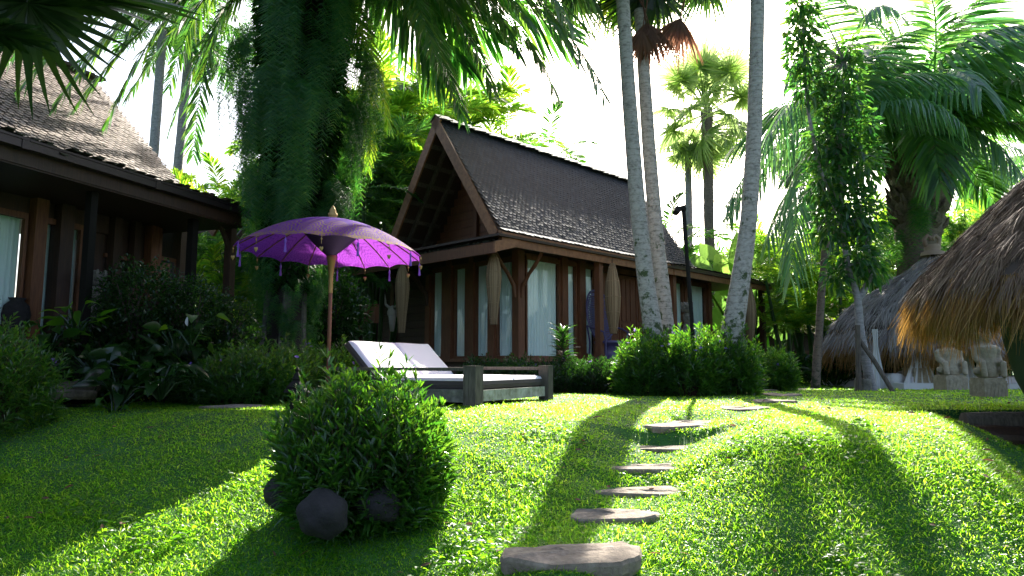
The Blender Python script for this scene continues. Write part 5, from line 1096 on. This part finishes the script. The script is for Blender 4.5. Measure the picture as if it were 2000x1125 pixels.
cu = at(1742, 745, 16.6); MB().tube([cu + [-.05, -.4, .05], cu + [-.05, .4, .05]], [.15, .15], 16).build('bolster', M['drape'], HU, smooth=True)
MB().cbox((HX, HY, .06), (3.2, 0, 0), (0, 3.0, 0), .14).build('daybed_mattress', M['cushion'], HU)
# near hut
NX, NY = 6.38, 6.8
NH = thing('thatched_hut', (NX, NY, -1.0), 'large brown thatched roof reaching in from the right edge', 'hut')
thatch(NH, (NX, NY, 0), 1.97, 1.35, 3.4, 90000, 'thatch', 2, .30, .008, prof=[(0, 1), (.2, .78), (.45, .54), (.625, .38), (.78, .22), (.92, .09), (1, 0)], sq=.25, fringe=22000, layers=8)
for a in (.7, -.5): MB().tube([(NX + 1.5 * math.cos(a), NY + 1.5 * math.sin(a), -1.1), (NX + 1.4 * math.cos(a), NY + 1.4 * math.sin(a), 1.2)], .09, 12).build('post', M['carved'], NH)
b = at(2100, 600, 6.4)
GD = MB().lathe((b[0], b[1], -.95), [(.05, 0), (.12, .25), (.22, .6), (.36, .95), (.50, 1.3), (.58, 1.7), (.60, 2.2)], 40, (1, 1))
GD.build('tied_drape', M['green_drape'], NH, smooth=True)
# ------------------------------------------------------------------ stone guardian statues
def guardian(px, pyb, d, h, w_, label, seed, face=0.):
    c = at(px, pyb, d); c = np.array([c[0], d, G(c[0], d) - .02]); T_ = thing('stone_guardian', c, label, 'statue', 'seated stone guardians on carved plinths')
    ph = h * .30; pl = MB().cbox(c, (w_, 0, 0), (0, w_, 0), ph * .86).cbox(c + zz * ph * .86, (w_ * .93, 0, 0), (0, w_ * .93, 0), ph * .14)
    for k in range(6): pl.beam(c + [(-.42 + .16 * k) * w_, -w_ * .503, ph * .12], c + [(-.30 + .16 * k) * w_, -w_ * .503, ph * .74], .012, .012, up=(0, 1, 0))
    pl.build('plinth', M['carved'], T_)
    b = c + zz * ph; H_ = h - ph; s = MB()
    s.lathe(b, [(.0, 0), (w_ * .40, 0), (w_ * .46, H_ * .12), (w_ * .40, H_ * .26), (w_ * .38, H_ * .42), (w_ * .44, H_ * .56), (w_ * .46, H_ * .66), (w_ * .20, H_ * .74), (w_ * .16, H_ * .80), (.0, H_ * .82)], 22, (1, .78))
    for sg in (-1, 1):
        s.tube([b + [sg * w_ * .36, 0, H_ * .66], b + [sg * w_ * .50, 0, H_ * .60], b + [sg * w_ * .50, -.02, H_ * .42], b + [sg * w_ * .40, -w_ * .3, H_ * .30]], [w_ * .15, w_ * .16, w_ * .14, w_ * .13], 10)
        s.tube([b + [sg * w_ * .30, .05, H_ * .10], b + [sg * w_ * .48, -w_ * .1, H_ * .14], b + [sg * w_ * .44, -w_ * .42, H_ * .34], b + [sg * w_ * .42, -w_ * .46, H_ * .04]], [w_ * .17, w_ * .19, w_ * .14, w_ * .12], 10)
        s.blob(b + [sg * w_ * .42, -w_ * .48, H_ * .03], (w_ * .09, w_ * .12, H_ * .035), 8, 0)
    s.blob(b + [0, -.02, H_ * .88], (w_ * .25, w_ * .25, H_ * .14), 14, .05, seed, 4)
    s.blob(b + [0, -w_ * .22, H_ * .85], (w_ * .13, w_ * .10, H_ * .06), 10, 0)
    for sg in (-1, 1): s.blob(b + [sg * w_ * .24, 0, H_ * .92], (w_ * .06, w_ * .05, H_ * .07), 8, 0); s.blob(b + [sg * w_ * .10, -w_ * .22, H_ * .92], (w_ * .05, w_ * .04, H_ * .03), 8, 0)
    o = s.build('figure', M['carved'], T_, smooth=True); m = o.modifiers.new('r', 'REMESH'); m.mode = 'VOXEL'; m.voxel_size = .016; m.use_smooth_shade = True
    return T_
guardian(1931, 770, 10.6, 1.02, .35, 'stone guardian on a grooved plinth, nearest to the right edge', 1)
guardian(1857, 757, 13.6, 1.05, .42, 'stone guardian half hidden by hanging thatch beside the white curtains', 2)

# ------------------------------------------------------------------ giant leaved plant past the house
c = at(1470, 700, 24.5); BT = thing('giant_leaf_plant', (c[0], 24.5, 0), 'plant with giant paddle leaves glowing behind the far end of the house', 'plant')
r = np.random.default_rng(5)
LV = [(1440, 540, 1438, 462, .9), (1478, 560, 1492, 470, .95), (1430, 560, 1402, 500, .8), (1510, 620, 1562, 570, 1.0), (1500, 600, 1545, 480, 1.0), (1420, 610, 1412, 555, .8), (1480, 600, 1520, 560, .9), (1500, 650, 1548, 635, .8), (1400, 520, 1370, 480, .8), (1440, 640, 1425, 590, .8), (1465, 590, 1450, 510, .9), (1500, 640, 1500, 590, .8), (1380, 560, 1360, 500, .8), (1410, 650, 1400, 600, .7), (1540, 560, 1560, 500, .6), (1455, 640, 1480, 600, .8)]
lf = MB(); st = MB()
for k, (x0, y0, x1, y1, s_) in enumerate(LV):
    d = 24.5 + r.normal() * .4; a, b = at(x0, y0, d), at(x1, y1, d + r.normal() * .4); st.tube([c * [1, 1, 0] + [r.normal() * .1, r.normal() * .1, -.1], (c * [1, 1, 0] + a) / 2 + [0, 0, .3], a], [.06, .045, .03], 7)
    D = norm(b - a); sd = norm(np.cross(D, norm(np.array([.3 * r.normal(), -1, .3 * r.normal()])))); L_ = np.linalg.norm(b - a) * 1.15
    lf.rib([a], [D], L_, 1.0 * s_, .10 * r.random(), 10, prof=[.15, .7, .95, 1, 1, .95, .85, .65, .38, .05], side=sd[None], fold=.10)
st.build('stem', M['areca_dark'], BT); lf.build('leaf', M['banana'], BT, smooth=True)

# ------------------------------------------------------------------ clumps of slender garden palms
def areca(px, d, h, n, label, mt, seed, L=1.5, spread=.9, nf=7, group=None, name='cane_palm', z0=-.1, rad=.035, kinds='areca'):
    r = random.Random(seed); x = (px - 1000) / FPX * d; T_ = thing(name, (x, d, z0), label, 'palm', group); sm_ = MB()
    for k in range(n):
        a = r.uniform(0, 2 * PI); q = spread * math.sqrt((k + .3) / n); b = np.array([x + .35 * q * math.cos(a), d + .35 * q * math.sin(a), z0]); hh = h * (1 if k == 0 else r.uniform(.45, 1.0)); e = np.array([x + q * math.cos(a), d + q * math.sin(a), z0 + hh])
        sm_.tube([b, (b + e) / 2 + [0, 0, .1], e], [rad * 1.15, rad, rad * .8], 7)
        for j in range(nf):
            place('frond', FR[kinds][r.randrange(4)], T_, e, (R(r.uniform(-30, 30)), -R(r.uniform(-15, 50) - 10), R(j * 360 / nf + r.uniform(-25, 25))), L * r.uniform(.75, 1.1), M[mt])
    sm_.build('stem', M['areca_dark'], T_); return T_
g1 = 'tall cane palms behind the houses'
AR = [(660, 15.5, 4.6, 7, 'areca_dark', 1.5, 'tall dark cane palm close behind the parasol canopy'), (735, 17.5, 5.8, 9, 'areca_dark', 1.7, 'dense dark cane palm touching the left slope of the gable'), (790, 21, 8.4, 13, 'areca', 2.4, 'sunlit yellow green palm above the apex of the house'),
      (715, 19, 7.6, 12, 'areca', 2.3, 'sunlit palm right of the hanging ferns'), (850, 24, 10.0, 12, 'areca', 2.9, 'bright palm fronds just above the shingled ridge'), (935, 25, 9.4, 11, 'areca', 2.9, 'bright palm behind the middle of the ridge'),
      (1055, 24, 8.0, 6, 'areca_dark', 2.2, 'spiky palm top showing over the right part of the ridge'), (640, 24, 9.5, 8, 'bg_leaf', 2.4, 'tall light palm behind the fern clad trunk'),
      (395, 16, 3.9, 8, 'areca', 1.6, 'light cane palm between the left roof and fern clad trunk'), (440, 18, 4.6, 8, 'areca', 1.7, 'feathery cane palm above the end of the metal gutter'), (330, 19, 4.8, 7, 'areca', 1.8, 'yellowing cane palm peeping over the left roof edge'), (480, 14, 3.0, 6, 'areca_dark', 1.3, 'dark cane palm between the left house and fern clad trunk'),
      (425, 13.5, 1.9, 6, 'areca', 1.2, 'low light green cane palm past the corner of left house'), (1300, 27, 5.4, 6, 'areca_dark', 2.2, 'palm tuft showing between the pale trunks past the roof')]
for k, (px, d, h, n, m_, L, lab) in enumerate(AR): areca(px, d, h, n, lab, m_, 200 + k, L, .06 * d, 7, g1, rad=.045)
g2 = 'cane palms beyond the lawn on the right'
AR = [(1545, 21, 3.2, 7, 'areca', 1.3, 'bright cane palm right of the giant leaved plant'), (1590, 22, 3.6, 8, 'areca', 1.4, 'dark stemmed cane palm before the tiled roof'), (1630, 20, 3.0, 6, 'areca', 1.3, 'cane palm left of the grey thatch tip'), (1520, 25, 4.6, 7, 'areca', 1.9, 'yellow green palm top against the bright sky gap'),
      (1600, 27, 4.6, 7, 'areca', 2.0, 'sunlit palm behind the tiled roof'), (1675, 23, 4.3, 7, 'areca', 1.8, 'bright palm behind the young staked tree'), (1720, 22, 4.0, 7, 'areca', 1.5, 'yellow green palm between young tree and the oil palm'), (1745, 25, 5.4, 6, 'bg_leaf', 2.0, 'light palm just left of the oil palm trunk'),
      (1900, 24, 4.8, 8, 'bg_leaf', 2.2, 'sunlit palm under the right fronds of the oil palm'), (1960, 22, 4.6, 7, 'areca', 2.0, 'light palm above the slope of the near thatch')]
for k, (px, d, h, n, m_, L, lab) in enumerate(AR): areca(px, d, h, n, lab, m_, 300 + k, L, .05 * d, 6, g2, rad=.05)
# low dark jungle plants along the far edge of the lawn
for k in range(9):
    px = 1530 + k * 48; d = 19.5 + 1.2 * math.sin(k * 2.2); x = (px - 1000) / FPX * d
    lab = ['dark strappy plant beside the small rounded bush', 'dark strappy plant under the bright cane palm', 'dark strappy plant below the tiled roof edge', 'dark strappy plant left of the upright tree stake', 'dark strappy plant behind the upright tree stake', 'dark strappy plant behind the leaning bamboo prop', 'dark strappy plant behind the daybed cushion', 'dark strappy plant behind the half hidden guardian', 'dark strappy plant behind the nearest guardian'][k]
    T_ = thing('strappy_plant', (x, d, -.1), lab, 'plant', 'dark plants along the far lawn edge'); r = np.random.default_rng(400 + k); n = 420; th = r.random(n) * 2 * PI; q = r.random(n); P = np.stack([x + .65 * q * np.cos(th), d + .4 * q * np.sin(th), -.1 + .75 * r.random(n)], -1)
    MB().rib(P, np.stack([np.cos(th), np.sin(th), .4 + 1.2 * r.random(n)], -1), .42 * (.6 + .6 * r.random(n)), .05, .35, 5, prof=[.4, 1, .9, .6, .05], fold=.12).build('foliage', M['dark_leaf'], T_)
# house roofs beyond the lawn
def far_house(px, py, d, wpx, hgt, lab, rot=0):
    c = at(px, py, d); w_ = wpx * d / FPX; T_ = thing('garden_house', (c[0], d, -.1), lab, 'house', 'tiled houses beyond the far hedge'); a = np.array([math.cos(rot), math.sin(rot), 0]); b = np.array([-a[1], a[0], 0]); o = np.array([c[0], d, c[2]]) - a * w_ / 2
    MB().box(o + b * .5 - zz * (c[2] + .3), a * w_, b * 2.8, zz * (c[2] + .3)).build('wall', M['wood_dark'], T_)
    rf = MB().box(o - a * .3, a * (w_ + .6), b * 2 + zz * hgt, zz * .06).box(o - a * .3 + b * 4, a * (w_ + .6), -b * 2 + zz * hgt, zz * .06).build('roof', M['wood_dark'], T_)
    t = MB(); shingles(t, o - a * .3 + b * 2 + zz * (hgt + .08), a, -b * 2 - zz * hgt, w_ + .6, math.hypot(2, hgt), .24, .2, int(px), .04); t.build('tile_cover', M['tile_red'], rf)
    dr = MB().box(o + a * w_ * .3 + b * .47 - zz * c[2], a * .9, -b * .05, zz * 1.0).build('door', M['wood'], T_)
    return T_
far_house(1600, 655, 26, 190, 1.35, 'old tiled roof seen between the cane palms left of the young tree', .1)
far_house(1830, 712, 25, 330, .75, 'low tiled roof behind the curtains of the thatched gazebo', .0)
# tree belts far behind: each a tree of its own
def bg_tree(px, d, pyt, w_, label, mt, seed, L=.32):
    r = np.random.default_rng(seed); x = (px - 1000) / FPX * d; zt = at(px, pyt, d)[2]; T_ = thing('background_tree', (x, d, -.2), label, 'tree', 'trees far behind the garden')
    MB().tube([(x, d, -.3), (x + .2, d, zt * .4), (x, d, zt * .75)], [.25, .18, .08], 8, .03).build('trunk', M['brown_trunk'], T_); P, D = [], []
    for k in range(16):
        cz_ = zt * (.15 + .75 * r.random()); c = np.array([x + r.normal() * w_ * .4, d + r.normal() * w_ * .3, cz_]); s_ = w_ * (.28 + .2 * r.random()); m_ = 330; dd = norm(r.normal(size=(m_, 3))); P.append(c + dd * s_ * (r.random(m_) ** .4)[:, None] * [1, 1, .75]); D.append(dd + r.normal(size=(m_, 3)) * .5)
    P, D = np.concatenate(P), np.concatenate(D); P[:, 2] = np.minimum(P[:, 2], zt); P[:, 2] = np.maximum(P[:, 2], 0)
    MB().rib(P, D, L * (.6 + .7 * r.random(len(P))), L * .42, .2, 3, prof=[.3, 1, .05], fold=.1).build('crown', M[mt], T_)
BG = [(-60, 20, 430, 3, 'tree', ''), (430, 26, 400, 3.4, 'bright tree mass left of the fern clad trunk'), (520, 24, 380, 3.2, 'tree behind the left side of the parasol'), (620, 27, 300, 3.6, 'tall tree behind the fern clad trunk'), (700, 28, 240, 3.8, 'tree behind the cane palms right of hanging ferns'), (770, 30, 200, 4, 'tree crown left of the gable apex'), (850, 32, 215, 4, 'tree crown above the gable apex'), (930, 33, 215, 3.6, 'tree crown behind the near half of the ridge'), (1330, 32, 505, 4, 'low tree line seen under the fan palm'), (1420, 33, 490, 4, 'low tree behind the giant leaves'), (1500, 34, 480, 4, 'tree right of the giant leaves'), (1580, 34, 465, 4, 'tree behind the tiled roof'), (1660, 33, 455, 4, 'tree behind the young staked tree'), (1740, 33, 440, 4, 'tree left of the oil palm trunk'), (1850, 34, 400, 4, 'tree right of the oil palm trunk'), (1950, 34, 390, 4.4, 'tree above the near thatch'), (2060, 30, 380, 4.4, 'tree at the far right behind the near thatch')]
for k, b in enumerate(BG[1:]): bg_tree(b[0], b[1], b[2], b[3], b[4], 'bg_leaf' if k % 4 else 'areca_dark', 500 + k)
# dark fan leaves close overhead at the top left
NF = thing('overhanging_fan_palm', at(-260, 900, 4.4) * [1, 1, 0] + [0, 0, -.9], 'fan palm with broad dark leaves hanging into the top left corner', 'palm tree')
nb = np.array(NF['_o']); nc = at(-150, -250, 4.2); trunk(NF, [nb, (nb + nc) / 2, nc], [.16, .13, .11], 'brown_trunk')
SOLID = fan_mesh(9, .12, 40, 150, .55, .50, [.1, .85, 1.15, 1.0, .5, .05])
for k, (h_, t_, nr_, me) in enumerate(((at(70, -25, 3.6), at(392, 62, 3.9), (.1, -.28, 1), 0), (at(55, 5, 3.5), at(-40, 200, 3.6), (.55, -.5, .6), 1), (at(-10, 60, 3.3), at(70, 118, 3.6), (-.1, -.35, 1), 0), (at(60, -60, 3.9), at(200, -20, 4.6), (.1, -.1, 1), 0))):
    o = fan_at(NF, h_, t_, np.array(nr_, float), 'fan_dark', me)
    if me == 0: o.data = SOLID; o.material_slots[0].link = 'OBJECT'; o.material_slots[0].material = M['fan_dark']
crown(NF, nc, 'fan', 10, 1.2, 'fan_dark', 77, (70, -10), (60, 300))
